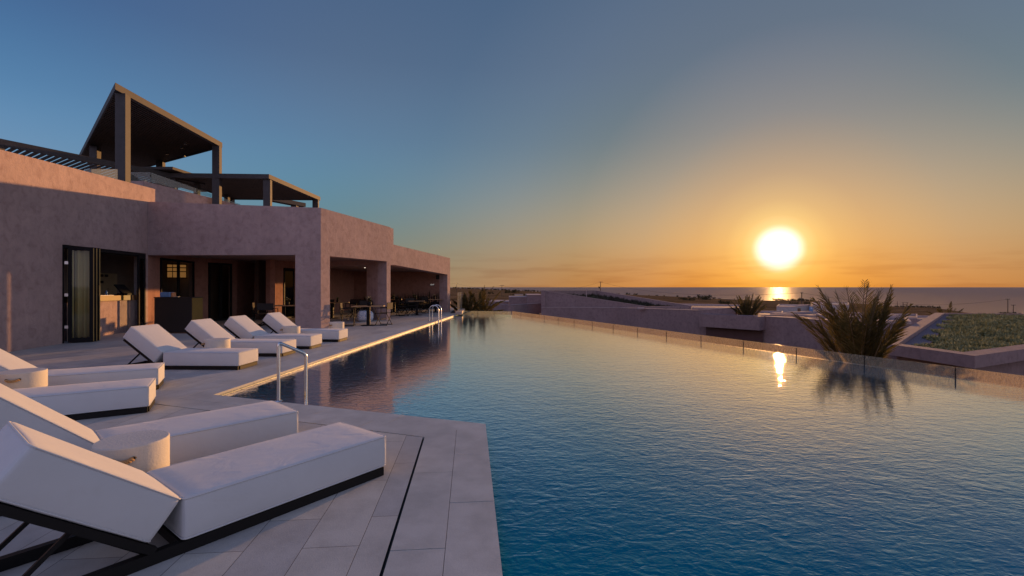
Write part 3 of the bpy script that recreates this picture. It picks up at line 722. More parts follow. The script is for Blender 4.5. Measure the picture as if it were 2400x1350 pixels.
# ------------------------------------------------------------ pergolas on the roof terrace
def pergola(name, label, A, B, C, D, z, th, cols, slat_w=.09, gap=.06, roofpanel=True, cw=.3, zfloor=3.82, spots=(), mat=BRONZE, lights=True):
    c0 = Vector(cols[0]) if cols else Vector(A)
    t = thing(name, label, 'pergola', (c0.x, c0.y, 0)); V = lambda p_: Vector((p_[0]-c0.x, p_[1]-c0.y))
    A, B, C, D = map(V, (A, B, C, D)); cen = (A+B+C+D)/4
    ins = [q+(cen-q).normalized()*.22 for q in (A,B,C,D)]; outs = [A,B,C,D]
    for i in range(4):
        j = (i+1) % 4; MB().prism([tuple(outs[i]), tuple(outs[j]), tuple(ins[j]), tuple(ins[i])], z-th, z).build('edge_beam', mat, t)
    a, b, c, d = [q+(cen-q).normalized()*.225 for q in (A,B,C,D)]
    if roofpanel: MB().prism([tuple(x) for x in (a,b,c,d)], z-th*.35, z-.01).build('roof_panel', SLAT, t)
    mb = MB(); n = int((d-a).length/(slat_w+gap))
    for i in range(n):
        s0_, s1_ = (i+.2)/n, (i+.2+slat_w/(slat_w+gap))/n
        q = [a.lerp(d, s0_), b.lerp(c, s0_), b.lerp(c, s1_), a.lerp(d, s1_)]
        mb.prism([tuple(x) for x in q], z-th*.85, z-th*.36)
    mb.build('slats', SLAT, t)
    for cxy in cols:
        q = V(cxy); bevel(MB().box((q.x, q.y, (zfloor+z-th)/2), (cw,cw,z-th-zfloor-.004), .2).build('column', mat, t), .008)
    for sxy in spots:
        q = V(sxy); MB().box((q.x, q.y, z-th*.85-.03), (.10,.10,.06)).build('spotlight', STEEL, t)
    return t
pergola('tall_pergola', 'tallest dark pergola with a pointed slatted roof on four posts above the long pink wall', (-12.85,15.2), (-13.3,21.55), (-21,26), (-21.9,23.7), 8.08, .22,
        [(-12.95,15.62),(-13.42,21.35),(-18.0,24.05),(-19.0,21.4)], .12, .10, spots=[(-15.2,21.6),(-14.6,21.0),(-16.6,22.6),(-16,22.9)])
t = thing('louvre_pergola', 'long low pergola beam with open tilted louvres at the upper left behind the pink wall', 'pergola', (-17.7,16.2,0))
bd = Vector((2.86,6.1)).normalized(); sd_ = Vector((-.85,.53)); z = 6.5
P0 = Vector((0,0))-bd*6; P1 = Vector((2.86,6.1))+bd*.2
MB().bar((P0.x,P0.y,z-.04), (P1.x,P1.y,z-.04), .16, .22).build('beam', BRONZE, t)
mb = MB(); LL = (P1-P0).length; n = int(LL/.20)
for i in range(1, n):
    q = P0+bd*(LL*i/n)+sd_*.1; e = q+sd_*4.6
    mb.bar((q.x,q.y,z-.06), (e.x,e.y,z-.06), .13, .03)
mb.build('louvres', BRONZE, t)
e0, e1 = P0+sd_*4.75, P1+sd_*4.75; MB().bar((e0.x,e0.y,z-.04), (e1.x,e1.y,z-.04), .16, .22).build('rear_beam', BRONZE, t)
for q in (Vector((0,0))+sd_*.0, Vector((0,0))+sd_*4.75, P1+sd_*4.75, P1-bd*.3+sd_*.05):
    MB().box((q.x,q.y,(3.82+z-.16)/2), (.2,.2,z-.16-3.82)).build('column', BRONZE, t)
pergola('roof_pergola', 'dark slatted pergola above the block parapet, its sea side edge catching the sun', (-11.03,21.3), (-10.9,26.7), (-15.9,26.5), (-15.6,21.06), 6.58, .2,
        [(-11.22,21.55),(-11.08,26.5),(-15.75,26.3),(-15.4,21.3)], .08, .06)
t = thing('beam_canopy', 'short dark canopy beam on a stub post behind the right hand roof pergola', 'canopy', (-13.6,29.2,0))
MB().bar((-.9,-1.3,6.72), (.15,1.0,6.72), .5, .24).build('beam', BRONZE, t)
MB().box((-.1,.4,(3.82+6.6)/2), (.34,.34,6.6-3.82)).build('column', BRONZE, t)
t = thing('roof_panel_canopy', 'thin flat canopy roof seen edge on between the tall pergola and the roof pergola', 'canopy', (-14,23,0))
bevel(MB().prism([(-3.2,-2.4),(-.9,-2.4),(-.6,2.5),(-3.2,2.5)], 6.62, 6.74).build('roof', BRONZE, t), .01)
for q in ((-2.9,-2.0),(-1.3,2.2)): MB().box((q[0],q[1],(3.82+6.62)/2), (.2,.2,6.62-3.82)).build('column', BRONZE, t)
# glass rails on the roof terrace
t = thing('roof_glass_rail', 'frameless bluish glass rail pane standing behind the pink wall left of the tall pergola post', 'glass rail', (-12.9,14.75,0), .03)
MB().box((-.02,0,4.90), (1.02,.012,.52)).build('pane', GLASSB, t)
t = thing('roof_glass_rail', 'long pale glass rail running down behind the tall pergola on the upper wall', 'glass rail', (-15.5,18.9,0))
for (x0,y0,x1,y1,za,zb,wa,wb) in ((-.2,.25,.75,.25,6.15,6.13,5.755,5.755),(.76,.27,1.5,1.9,6.13,5.82,5.745,5.60),(1.51,1.92,2.3,3.9,5.82,5.48,5.60,5.42)):
    a, b = Vector((x0,y0)), Vector((x1,y1)); u_ = (b-a).normalized(); n_ = Vector((-u_.y,u_.x))*.006
    MB().prism([tuple(a-n_),tuple(b-n_),tuple(b+n_),tuple(a+n_)], [wa,wb,wb,wa], [za,zb,zb,za]).build('pane', GLASSB, t)
# lounge chair back peeping over the parapet
t = thing('terrace_chair', 'dark chair back peeping over the block parapet beside the stub post', 'chair', (-11.6,24.6,3.82), .4)
MB().box((0,0,1.0), (.42,.05,.45), M=Matrix.Rotation(.25,3,'X')).build('backrest', DARKF, t)
mb = MB()
for x in (-.2,.2): mb.bar((x,0,0),(x,.05,1.0),.03)
mb.build('frame', BLACKM, t)
MB().box((0,-.25,.45), (.42,.42,.04)).build('seat', DARKF, t)

# ------------------------------------------------------------ sun loungers
def puffy(lx, ly, lz, r=.03, puff=.006, nz=.0, seed=0, nseg=12):
    """soft box centred on x,y with its base at 0: rounded edges, slightly bulging faces"""
    def axis(h, n):
        inner = h-r; e = [-h, -h+r*.12, -h+r*.35, -h+r*.65, -inner]
        mid = [-inner+2*inner*k/n for k in range(1, n)]
        return e+mid+[-x for x in reversed(e)]
    X, Y, Z = axis(lx/2, nseg), axis(ly/2, max(4, nseg//2)), axis(lz/2, 3)
    hx, hy, hz = lx/2, ly/2, lz/2; vid = {}; vs = []; fs = []
    rnd = random.Random(seed); ph = [rnd.uniform(0, 6.28) for _ in range(6)]
    def vert(x, y, z):
        k_ = (round(x,5), round(y,5), round(z,5))
        if k_ in vid: return vid[k_]
        P = Vector((x,y,z)); q = Vector((max(-hx+r,min(hx-r,x)), max(-hy+r,min(hy-r,y)), max(-hz+r,min(hz-r,z))))
        d = P-q
        Q = q+d.normalized()*r if d.length > 1e-9 else P
        a, b, c = x/hx, y/hy, z/hz
        bul = lambda s, t_: (1-s*s)*(1-t_*t_)
        if abs(abs(a)-1) < 1e-6: Q.x += (1 if a > 0 else -1)*puff*bul(b,c)*.8
        if abs(abs(b)-1) < 1e-6: Q.y += (1 if b > 0 else -1)*puff*bul(a*.5,c)
        if abs(abs(c)-1) < 1e-6: Q.z += (1 if c > 0 else -.3)*puff*bul(a*.7,b)
        w = sin(x*9+ph[0])*sin(y*7+ph[1])*.5+sin(x*23+ph[2]+z*8)*sin(y*19+ph[3])*.25
        Q += Vector((0, .25*w*nz, w*nz)) if abs(c) > .99 else Vector((0, w*nz*.8, 0))
        Q.z += hz; vid[k_] = len(vs); vs.append(Q); return vid[k_]
    def face(A_, B_, fn, flip):
        for i in range(len(A_)-1):
            for j in range(len(B_)-1):
                f = [vert(*fn(A_[i],B_[j])), vert(*fn(A_[i+1],B_[j])), vert(*fn(A_[i+1],B_[j+1])), vert(*fn(A_[i],B_[j+1]))]
                fs.append(tuple(reversed(f)) if flip else tuple(f))
    for s in (1,-1):
        face(X, Y, lambda a,b: (a,b,s*hz), s < 0); face(X, Z, lambda a,b: (a,s*hy,b), s > 0); face(Y, Z, lambda a,b: (s*hx,a,b), s < 0)
    return vs, fs
LW, LS, LB, LT, LFZ = .62, 1.36, .735, .238, .067
def seam(mb, M, lx, ly, z, x0, r=.0048):
    pts = []; c = .028
    for (sx, sy) in ((1,1),(-1,1),(-1,-1),(1,-1)):
        for k_ in range(4):
            a = {(1,1):0,(-1,1):pi/2,(-1,-1):pi,(1,-1):3*pi/2}[(sx,sy)]+k_*pi/6
            pts.append(M@Vector((x0+sx*(lx/2-c)+c*cos(a), sy*(ly/2-c)+c*sin(a), z)))
    mb.tube(pts, r, 5, closed=True, caps=False)
def make_lounger(tilt=38):
    """origin: the foot end, seaward corner, on the ground; x runs to the head, the body lies at y < 0"""
    t = thing('sun_lounger', 'x', 'sun lounger', group='white padded sun loungers with raised backs along the pool deck')
    vs, fs = puffy(LS-.004, LW, LT, .026, .007, .0022, 3)
    o = MB().add([v+Vector((LS/2, -LW/2, LFZ)) for v in vs], fs, True).build('seat_cushion', WHITE, t)
    mb = MB(); T = Matrix.Translation((0,-LW/2,LFZ)); seam(mb, T, LS-.004, LW, LT-.008, LS/2); seam(mb, T, LS-.004, LW, .012, LS/2)
    for (x_, y_) in ((.008,-.008),(.008,-LW+.008),(LS-.012,-.008),(LS-.012,-LW+.008)): mb.tube([(x_,y_,LFZ+.015),(x_,y_,LFZ+LT-.012)], .004, 5)
    mb.build('piping', WHITE, o)
    a = radians(tilt); top = Vector((LS, 0, LFZ+LT))
    # frame of the back cushion: +x up the slope, z normal to it, hinge on its top edge
    R = Matrix(((cos(a),0,-sin(a)),(0,1,0),(sin(a),0,cos(a))))
    vs, fs = puffy(LB, LW, LT, .026, .009, .003, 5)
    def tb(v): q = R@Vector((v.x+LB/2, 0, v.z-LT)); return Vector((top.x+q.x, v.y-LW/2, top.z+q.z))
    M4 = Matrix.Translation((top.x, -LW/2, top.z))@R.to_4x4()@Matrix.Translation((0,0,-LT))
    # R above maps the slope normal backwards: cushion hangs below the hinge line
    def tb(v): return M4@Vector((v.x+LB/2, v.y, v.z))
    o = MB().add([tb(v) for v in vs], fs, True).build('back_cushion', WHITE, t)
    mb = MB(); seam(mb, M4, LB, LW, LT-.008, LB/2); seam(mb, M4, LB, LW, .012, LB/2); mb.build('piping', WHITE, o)
    # bits of cover tie hanging at the hinge
    mb = MB(); q = M4@Vector((.0,-LW/2+.03,.0)); mb.add([q, q+Vector((-.10,.0,-.02)), q+Vector((-.12,.05,-.035)), q+Vector((-.01,.06,.0))], [(0,1,2,3)])
    s2 = mb.build('cover_tie', WHITE, o); s2.modifiers.new('s','SOLIDIFY').thickness = .003
    TL = LS+.82
    mb = MB(); h = LFZ-.004; w = .045
    for y in (-.012-w/2, -LW+.012+w/2): mb.box((TL/2+.005, y, h/2), (TL-.03, w, h))
    for x in (.03, LS-.02, TL-.03): mb.box((x, -LW/2, h/2-.002), (.045, LW-.024-2*w-.002, h-.006))
    mb.build('base_frame', FRAME, t)
    mb = MB(); mb.box((LS*.49, -LW/2, LFZ-.006), (LS*.95, LW-.13, .008)); mb.build('seat_deck', FRAME, t)
    mb = MB()
    for y in (-LW/2+.027, LW/2-.027): mb.bar(M4@Vector((-.05,y,-.024)), M4@Vector((LB-.04,y,-.024)), .04, .04, up=tuple(R@Vector((0,0,1))))
    for x in (.0, LB-.07): mb.bar(M4@Vector((x,-LW/2+.05,-.024)), M4@Vector((x,LW/2-.05,-.024)), .04, .035)
    mb.build('back_frame', FRAME, t)
    mb = MB()
    for y in (-LW/2+.06, LW/2-.06):
        q = M4@Vector((LB*.46,y,-.045)); mb.bar(q, (TL-.10, q.y, .03), .016, .022)
        q = M4@Vector((LB*.46,y,-.045)); mb.bar(q, (LS+.12, q.y, .03), .012, .016)
    mb.tube([(TL-.10,-.07,.035),(TL-.10,-LW+.07,.035)], .012, 8)
    mb.build('prop_stay', FRAME, t)
    return t
def lounger_rz(hx, hy): return atan2(hy, hx)
LB_SPOTS = [
 ((-.967,3.63), (-.60,-.80), 'nearest white sun lounger, its raised back and open black base frame filling the foreground corner'),
 ((-1.973,4.348), (-.67,-.742), 'second nearest white sun lounger, just behind the side table with the bright rope handle'),
 ((-4.195,5.43), (-.855,-.52), 'white sun lounger beyond the two nearest, its foot end just left of the pool corner'),
 ((-4.99,6.629), (-.865,-.50), 'white sun lounger at the left edge behind a side table, with bare deck beyond it'),
 ((-4.778,8.2), (-.998,.03), 'white sun lounger left of the near pool rail, raised back in front of the servery'),
 ((-4.785,9.77), (-.998,.03), 'white sun lounger partly behind the near pool rail, a side table at its side'),
 ((-4.70,10.95), (-.998,.04), 'white sun lounger second from the corner pillar, just before the farthest one'),
 ((-4.57,12.38), (-.998,.05), 'farthest white sun lounger, mostly shaded back, right in front of the corner pillar'),
]
L0_ = make_lounger()
for i, (p_, hd, lab) in enumerate(LB_SPOTS):
    o = L0_ if i == 0 else (make_lounger(42) if i == 1 else copy_tree(L0_))
    o.location = (p_[0], p_[1], 0); o.rotation_euler = (0,0,atan2(hd[1], hd[0])); o['label'] = lab

def make_table(h=.45, r=.20):
    t = thing('side_table', 'x', 'side table', group='round pale drum side tables between the loungers')
    pr = [(r*.2,.0),(r-.006,0),(r,.006),(r,.012),(r,h-.014),(r,h-.008),(r-.002,h-.003),(r-.006,h)]
    mb = MB().lathe((0,0,0), pr, 64); mb.add([((r-.006)*cos(2*pi*j/64),(r-.006)*sin(2*pi*j/64),h) for j in range(64)], [tuple(range(64))]); mb.build('drum', CONC, t)
    # rope handle through two holes, on the +x side
    mb = MB(); pts = []
    for k_ in range(13):
        a = -1+2*k_/12; pts.append(Vector((r+.002+.026*(1-a*a)-.02*(a**8), a*.055, h*.84-.012*(1-a*a))))
    for ph in (0, 2.09, 4.19):
        q = []
        for k_ in range(49):
            s = k_/48*12; i_ = min(11, int(s)); c_ = pts[i_].lerp(pts[i_+1], s-i_)
            tt = (pts[i_+1]-pts[i_]).normalized(); u_ = Vector((0,0,1)); w_ = tt.cross(u_).normalized()
            an = ph+k_*.42; q.append(c_+(u_*cos(an)+w_*sin(an))*.0075)
        mb.tube(q, .0085, 6)
    mb.build('rope_handle', ROPE, t)
    mb = MB()
    for y in (-.052,.052): mb.lathe((0,0,0), [(.0,0),(.014,0)], 10) if False else mb.tube([(r-.03,y,h*.84),(r+.0015,y*1.0,h*.84)], .013, 10)
    mb.build('rope_hole', BLACKM, t)
    return t
TB = [((-2.50,3.09), -1.13, 'nearest drum side table, rope handle glowing orange, between the two foreground loungers'),
      ((-5.86,5.62), -1.15, 'drum side table at the left edge of the photo beside the deck lounger'),
      ((-5.68,9.05), -2.5, 'drum side table in front of the rail lounger, dark rope handle on its left'),
      ((-5.64,11.98), -2.5, 'drum side table in front of the farthest lounger'),
      ((-5.02,13.45), -2.2, 'last drum side table at the foot of the corner pillar')]
T0_ = make_table()
for i, (p_, a, lab) in enumerate(TB):
    o = T0_ if i == 0 else copy_tree(T0_)
    o.location = (p_[0], p_[1], 0); o.rotation_euler = (0,0,a); o['label'] = lab
    if i in (1,2,3): o.scale = (1.08,1.08,1)

# ------------------------------------------------------------ pool rails
def bend(pts, r, k=5):
    out = [Vector(pts[0])]
    for a, b, c in zip(pts, pts[1:], pts[2:]):
        a, b, c = Vector(a), Vector(b), Vector(c); p0 = b+(a-b).normalized()*r; p1 = b+(c-b).normalized()*r
        for i in range(k+1): s = i/k; out.append(p0*(1-s)**2+b*2*s*(1-s)+p1*s*s)
    out.append(Vector(pts[-1])); return out
t = thing('grab_rail', 'polished steel grab rail stepping down into the water at the near pool corner', 'grab rail', (-2.97,5.97,0))
MB().tube(bend([(0,0,.0),(0,0,.745),(.26,.20,.575),(.26,.20,-.6)], .045), .021, 14).build('rail', STEEL, t)
MB().lathe((0,0,0), [(.001,.012),(.038,.012),(.045,.0)], 20).build('foot_plate', STEEL, t)
def hoop(x, y):
    pts = [(x,y,0),(x,y,.47)]+[(x+.20-.20*cos(pi*k_/10), y-.02, .47+.20*sin(pi*k_/10)) for k_ in range(1,10)]+[(x+.40,y-.03,.47),(x+.40,y-.03,-.6)]
    return pts
t = thing('pool_ladder', 'pair of arched steel pool ladder handrails at the far end of the deck', 'pool ladder', (-3.54,20.1,0))
for k_, (dx_, dy_) in enumerate(((0,0),(.03,.55))):
    pts = [Vector(q) for q in hoop(dx_, dy_)]
    MB().tube(pts, .022, 12).build('handrail', STEEL, t)
    MB().lathe((dx_,dy_,0), [(.001,.012),(.04,.012),(.048,0)], 16).build('foot_plate', STEEL, t)

# ------------------------------------------------------------ dining furniture
def make_chair():
    t = thing('director_chair', 'x', 'chair', group='dark folding director chairs around the dining tables')
    w, d = .27, .22; r = .014
    for y in (-d, d):
        for s in (-1, 1): MB().tube([(-w*s,y,.012),(w*s,y,.46)], r, 6).build('leg', BLACKM, t)
    mb = MB()
    for s in (-1,1):
        mb.tube([(w*s,-d-.03,.012),(w*s,d+.03,.012)], r, 6); mb.tube([(w*s,-d-.02,.46),(w*s,d+.02,.46)], r, 6)
        mb.tube([(w*s,-d,.46),(w*s,-d-.03,.86)], r, 6); mb.tube([(w*s,d,.46),(w*s,d,.65)], r, 6)
    mb.tube([(-w,0,.235+.0),(w,0,.235)], r*.8, 6)
    mb.build('frame', BLACKM, t)
    for s in (-1,1): bevel(MB().box((w*s,.0,.66), (.045,2*d+.08,.022)).build('armrest', BLACKM, t), .006)
    MB().box((0,0,.462), (2*w,.40,.012)).build('seat', DARKF, t)
    MB().box((0,-d-.025,.73), (2*w+.02,.02,.25), M=Matrix.Rotation(.07,3,'X')).build('backrest', DARKF, t)
    return t
def make_dtable(L=.8, W=.7):
    t = thing('dining_table', 'x', 'table', group='square timber topped pedestal tables on the dining terrace')
    bevel(MB().box((0,0,.73), (L,W,.028)).build('tabletop', TABLEW, t), .004)
    MB().box((0,0,.37), (.12,.12,.69)).build('pedestal', BLACKM, t)
    MB().lathe((0,0,0), [(.001,.022),(.27,.018),(.29,.0)], 28).build('base_plate', BLACKM, t)
    return t
DT = [((-5.43,17.75), 'dining table with the bushy flower pot in the first terrace opening, near the pool', (1.38,1)),
      ((-8.35,21.8), 'dining table deep inside the first terrace opening, left of the mid pillar', (1.7,1)),
      ((-6.85,27.3), 'dining table just right of the mid pillar at the back of the terrace', (1,1)),
      ((-4.93,24.3), 'dining table near the pool ladder with a sunlit pedestal', (1,1)),
      ((-4.43,27.2), 'farthest dining table, by the end pillar of the terrace', (1,1)),
      ((-6.3,29.6), 'dining table by the back wall under the exit sign', (1.2,1)),
      ((-8.9,18.3), 'dining table with a small potted plant inside the loggia', (1.1,1))]
D0_ = make_dtable()
for i, (p_, lab, sc_) in enumerate(DT):
    o = D0_ if i == 0 else copy_tree(D0_)
    o.location = (p_[0], p_[1], 0); o['label'] = lab
    o.rotation_euler = (0,0,.05*i if i != 0 else .1)
    for ch in o.children:
        if ch.name.startswith('tabletop'): ch.scale = (sc_[0], sc_[1], 1)
CH = [((-6.15,17.6), -1.35, 'director chair left of the flower pot table, side on, in the first terrace opening'),
      ((-4.92,18.0), 1.45, 'director chair right of the flower pot table, in front of the mid pillar edge'),
      ((-8.9,22.6), pi+.1, 'director chair behind the table deep inside the first opening, its square back upright'),
      ((-7.75,22.9), pi-.15, 'director chair second from the left behind the deep inner table'),
      ((-7.3,22.2), pi-.5, 'director chair at the right end of the deep inner table'),
      ((-6.35,20.4), pi+.3, 'director chair with its back against the mid pillar'),
      ((-8.7,20.9), .2, 'director chair with its back to us before the deep inner table'),
      ((-5.55,23.7), -1.0, 'director chair left of the ladder side table, legs crossed in view'),
      ((-5.35,25.1), pi+.6, 'director chair behind the ladder side table'),
      ((-4.95,26.3), -.9, 'director chair just left of the farthest table, behind the ladder'),
      ((-5.2,28.0), pi+.4, 'director chair behind the farthest table'),
      ((-6.2,26.4), -.7, 'director chair in the middle of the terrace with its back to the left'),
      ((-7.3,28.3), pi, 'director chair in front of the back wall plants at the left'),
      ((-5.9,30.5), pi-.2, 'director chair against the back wall below the exit sign'),
      ((-7.0,29.6), -1.5, 'director chair left of the table by the back wall'),
      ((-9.65,18.0), -1.2, 'director chair left of the loggia table, its back towards us'),
      ((-9.1,17.5), .1, 'director chair with a square dark back in front of the loggia table'),
      ((-8.15,18.5), 1.4, 'director chair half hidden by the corner pillar in the loggia')]
C0_ = make_chair()
for i, (p_, a, lab) in enumerate(CH):
    o = C0_ if i == 0 else copy_tree(C0_)
    o.location = (p_[0], p_[1], 0); o.rotation_euler = (0,0,a); o['label'] = lab
FLW = leafm('flower_petal', (.45,.42,.22), (.6,.55,.3), .2, 20)
def tuft(mb, c, n, h, spread, w, rnd, droop=.3):
    for _ in range(n):
        a = rnd.uniform(0, 2*pi); l = h*rnd.uniform(.55,1.1); s = spread*rnd.uniform(.2,1); dx_, dy_ = cos(a), sin(a)
        b = Vector(c)+Vector((dx_,dy_,0))*spread*.15*rnd.random(); m1 = b+Vector((dx_*s*.4,dy_*s*.4,l*.6)); e = b+Vector((dx_*s,dy_*s,l*(1-droop*rnd.random())))
        p_ = Vector((-dy_,dx_,0))*w/2
        mb.add([b-p_, b+p_, m1+p_*.8, m1-p_*.8, e], [(0,1,2,3),(3,2,4)])
def flowerpot(x, y, z, s, lab, seed):
    rnd = random.Random(seed); t = thing('flower_pot', lab, 'flower pot', (x,y,z))
    MB().lathe((0,0,0), [(.001,0),(.045*s,0),(.06*s,.10*s),(.055*s,.10*s),(.001,.085*s)], 16).build('pot', BLACKM, t)
    mb = MB(); tuft(mb, (0,0,.08*s), 60, .16*s, .13*s, .02*s, rnd); mb.build('foliage', BUSHM, t)
    mb = MB()
    for _ in range(9):
        a = rnd.uniform(0,6.28); rr_ = rnd.uniform(.02,.09)*s; c_ = Vector((rr_*cos(a), rr_*sin(a), rnd.uniform(.16,.24)*s))
        mb.lathe(c_, [(.001,-.01*s),(.014*s,0),(.001,.012*s)], 6)
    mb.build('flowers', FLW, t)
for k_, (x,y,s,lab) in enumerate([(-5.38,17.7,1.5,'round bushy flower pot on the table in the first terrace opening'),
        (-8.75,18.3,1.3,'small potted plant with pale flowers on the loggia table'),
        (-6.9,27.3,1.1,'flower pot on the table right of the mid pillar'),
        (-5.0,24.3,1.1,'flower pot on the table near the pool ladder'),
        (-4.5,27.2,1.2,'flower pot on the farthest terrace table'),
        (-8.1,21.8,1.1,'flower pot on the deep inner table'),
        (-6.2,29.6,1.1,'flower pot on the table by the back wall')]): flowerpot(x,y,.745,s,lab,40+k_)
# plant trough along the terrace back wall
for k_, (x, y) in enumerate([(-9.3,31.3),(-8.0,31.6),(-6.7,31.85),(-5.5,32.1)]):
    rnd = random.Random(90+k_)
    t = thing('plant_trough', ['plant trough at the left end of the terrace back wall','second plant trough from the left along the terrace back wall','third plant trough along the terrace back wall','plant trough below the exit sign, right end of the back wall'][k_], 'plant trough', (x,y,0), .2, 'troughs of spiky plants along the terrace back wall')
    bevel(MB().box((0,0,.22), (1.15,.34,.44)).build('trough', BLACKM, t), .01)
    mb = MB()
    for j in range(7): tuft(mb, (-.5+j/6, rnd.uniform(-.05,.05), .44), 16, rnd.uniform(.45,.95), .18, .022, rnd, .15)
    mb.build('foliage', BUSHM, t)
# pale patterned floor cushion under the first table
t = thing('floor_cushion', 'pale blue patterned floor cushion behind the pedestal of the flower pot table', 'cushion', (-6.25,20.0,0), .3)
vs, fs = puffy(.62,.5,.42,.12,.03,.01,9,8)
m_, nt, p = newmat('speckled_cloth'); v_ = nt.nodes.new('ShaderNodeTexVoronoi'); v_.inputs['Scale'].default_value = 22; nt.links.new(coords(nt), v_.inputs['Vector'])
nt.links.new(ramp(nt, v_.outputs[0], [(.25,(.10,.22,.48)),(.45,(.62,.66,.72))]), p.inputs['Base Color']); p.inputs['Roughness'].default_value = .9
MB().add(vs, fs, True).build('cover', m_, t)

# ------------------------------------------------------------ far deck end: kerb and glass screen
t = thing('end_screen', 'upright clear glass screen on a stone kerb where the deck meets the far pool corner', 'glass screen', (-2.97,24.7,0))
MB().prism([(.0,0),(.34,0),(.16,3.4),(-.1,3.4)], 0, .17).build('kerb', simple('kerb_stone', (.55,.42,.32), .7), t)
for a, b in ((0,.5),(.51,1)):
    q0 = Vector((.10,.1)).lerp(Vector((.0,3.3)), a); q1 = Vector((.10,.1)).lerp(Vector((.0,3.3)), b)
    MB().prism([(q0.x-.006,q0.y),(q0.x+.006,q0.y),(q1.x+.006,q1.y),(q1.x-.006,q1.y)], .17, 1.16).build('pane', glassm('spotted_glass', (.85,.88,.86), .25, .03, True), t)

# ------------------------------------------------------------ villas below the pool
G0 = -4.3
def parapet(mb, pts, tops, z0, t, closed=False, side=1):
    n = len(pts)
    for i in range(n if closed else n-1):
        wall(mb, pts[i], pts[(i+1) % n], t, z0, (tops[i], tops[(i+1) % n]), side=side)
A1, A2, A3, A4, A5 = (2.5,40.1), (8.75,39.6), (13.35,33.6), (15.36,31.7), (17.95,26.8)
villa = thing('villa', 'long low pink villa with stepped flat roofs filling the middle distance behind the glass rail', 'villa', (0,0,0))
mb = MB()
mb.prism([A1,A2,A3,A4,A5,(23,31),(20,44),(8,52),(2.5,47)], G0, -.95); mb.build('body', PINKB, villa)
mb = MB(); parapet(mb, [A1,A2,A3], [-.3,-.3,-.23], -.95, .3, side=1); wall(mb, A3, (15.2,31.9), .3, -.95, (-.22,.05), side=1)
parapet(mb, [A4,A5,(23,31)], [-.45,-.45,-.5], -.95, .3, side=1); mb.build('parapet', PINKB, villa)
mb = MB()
for a, b, z0_, z1_ in ((A1,A2,-.3,-.3),(A2,A3,-.3,-.23),(A3,(15.2,31.9),-.22,.05),(A4,A5,-.45,-.45),(A5,(23,31),-.45,-.5)):
    a, b = Vector(a), Vector(b); u_ = (b-a).normalized(); n_ = Vector((-u_.y,u_.x))
    a0, b0, b1, a1 = a-n_*.03, b-n_*.03, b+n_*.33, a+n_*.33
    mb.hexa([(a0.x,a0.y,z0_+.002),(b0.x,b0.y,z1_+.002),(b1.x,b1.y,z1_+.002),(a1.x,a1.y,z0_+.002)], [(a0.x,a0.y,z0_+.04),(b0.x,b0.y,z1_+.04),(b1.x,b1.y,z1_+.04),(a1.x,a1.y,z0_+.04)])
mb.build('coping', CAP, villa)
# projecting box over the recessed terrace
a, b = Vector((13.6,33.1)), Vector((16.15,30.0)); u_ = (b-a).normalized(); n_ = Vector((u_.y,-u_.x))
mb = MB(); q = [a, b, b+n_*.9, a+n_*.9]; mb.prism([tuple(x) for x in (a-n_*.2, b-n_*.2, b+n_*.75, a+n_*.75)], -1.28, -.40); mb.build('overhang', PINKB, villa)
MB().prism([tuple(x) for x in (a+n_*.02+u_*.1, b+n_*.02-u_*.1, b+n_*.035-u_*.1, a+n_*.035+u_*.1)], -3.6, -1.29).build('recess_shade_band', simple('recess_shade', (.10,.05,.05), .5), villa)  # dark sheet painting the shade of the recess under the overhang
for (x, y, w) in ((10.2,37.2,.5),(17.4,34.5,.35)): bevel(MB().box((x,y,-.22),(w,.3,.16)).build('roof_vent', CAP, villa), .02)
mb = MB()
for (p_, q_) in (((17.6,33.6),(21.6,31.2)),((17.6,33.6),(19.8,40.5)),((16.2,36.4),(20.6,34.6)),((19.2,28.9),(20.5,33.0))): wall(mb, p_, q_, .3, -.96, -.62, side=1)
mb.build('roof_divider', PINKB, villa)
# wedge with a planted slope
wedge = thing('wedge_roof_villa', 'pink villa whose wedge shaped wall slopes down to the right around a planted roof', 'villa', (0,0,0))
Wa, Wb, Wc, Wd = (2.57,41.0,1.15), (11.63,41.0,-.24), (17.6,46.0,-.40), (8.86,50.0,1.09)
def slopewall(mb, P, Q, t, zb, side=1): wall(mb, P[:2], Q[:2], t, zb, (P[2], Q[2]), side=side)
mb = MB(); slopewall(mb, Wa, Wb, .35, G0); slopewall(mb, Wb, Wc, .35, G0); slopewall(mb, Wc, Wd, .35, G0); slopewall(mb, Wd, Wa, .35, G0)
mb.build('wall', PINKB, wedge)
mb = MB()
for P, Q in ((Wa,Wb),(Wd,Wc)):
    P, Q = Vector(P), Vector(Q); n_ = Vector((0,.36,0)) if P.y < 45 else Vector((-.1,-.36,0)); o_ = Vector((0,0,.003)); h_ = Vector((0,0,.045)); e_ = -n_.normalized()*.03
    mb.hexa([P+o_+e_,Q+o_+e_,Q+n_+o_,P+n_+o_],[P+h_+e_,Q+h_+e_,Q+n_+h_,P+n_+h_])
mb.build('coping', CAP, wedge)
mb = MB(); dz_ = .42; mb.add([(Wa[0]+.3,Wa[1]+.3,Wa[2]-dz_),(Wb[0],Wb[1]+.3,Wb[2]-dz_),(Wc[0]-.3,Wc[1],Wc[2]-dz_),(Wd[0],Wd[1]-.3,Wd[2]-dz_)], [(0,1,2,3)]); mb.build('roof_slope', SOIL, wedge)
rnd = random.Random(5); mb = MB()
for _ in range(900):
    s, r_ = rnd.random(), rnd.random(); P = Vector(Wa).lerp(Vector(Wb), s).lerp(Vector(Wd).lerp(Vector(Wc), s), .06+.88*r_)
    tuft(mb, (P.x,P.y,P.z-dz_), 5, rnd.uniform(.15,.38), .28, .05, rnd)
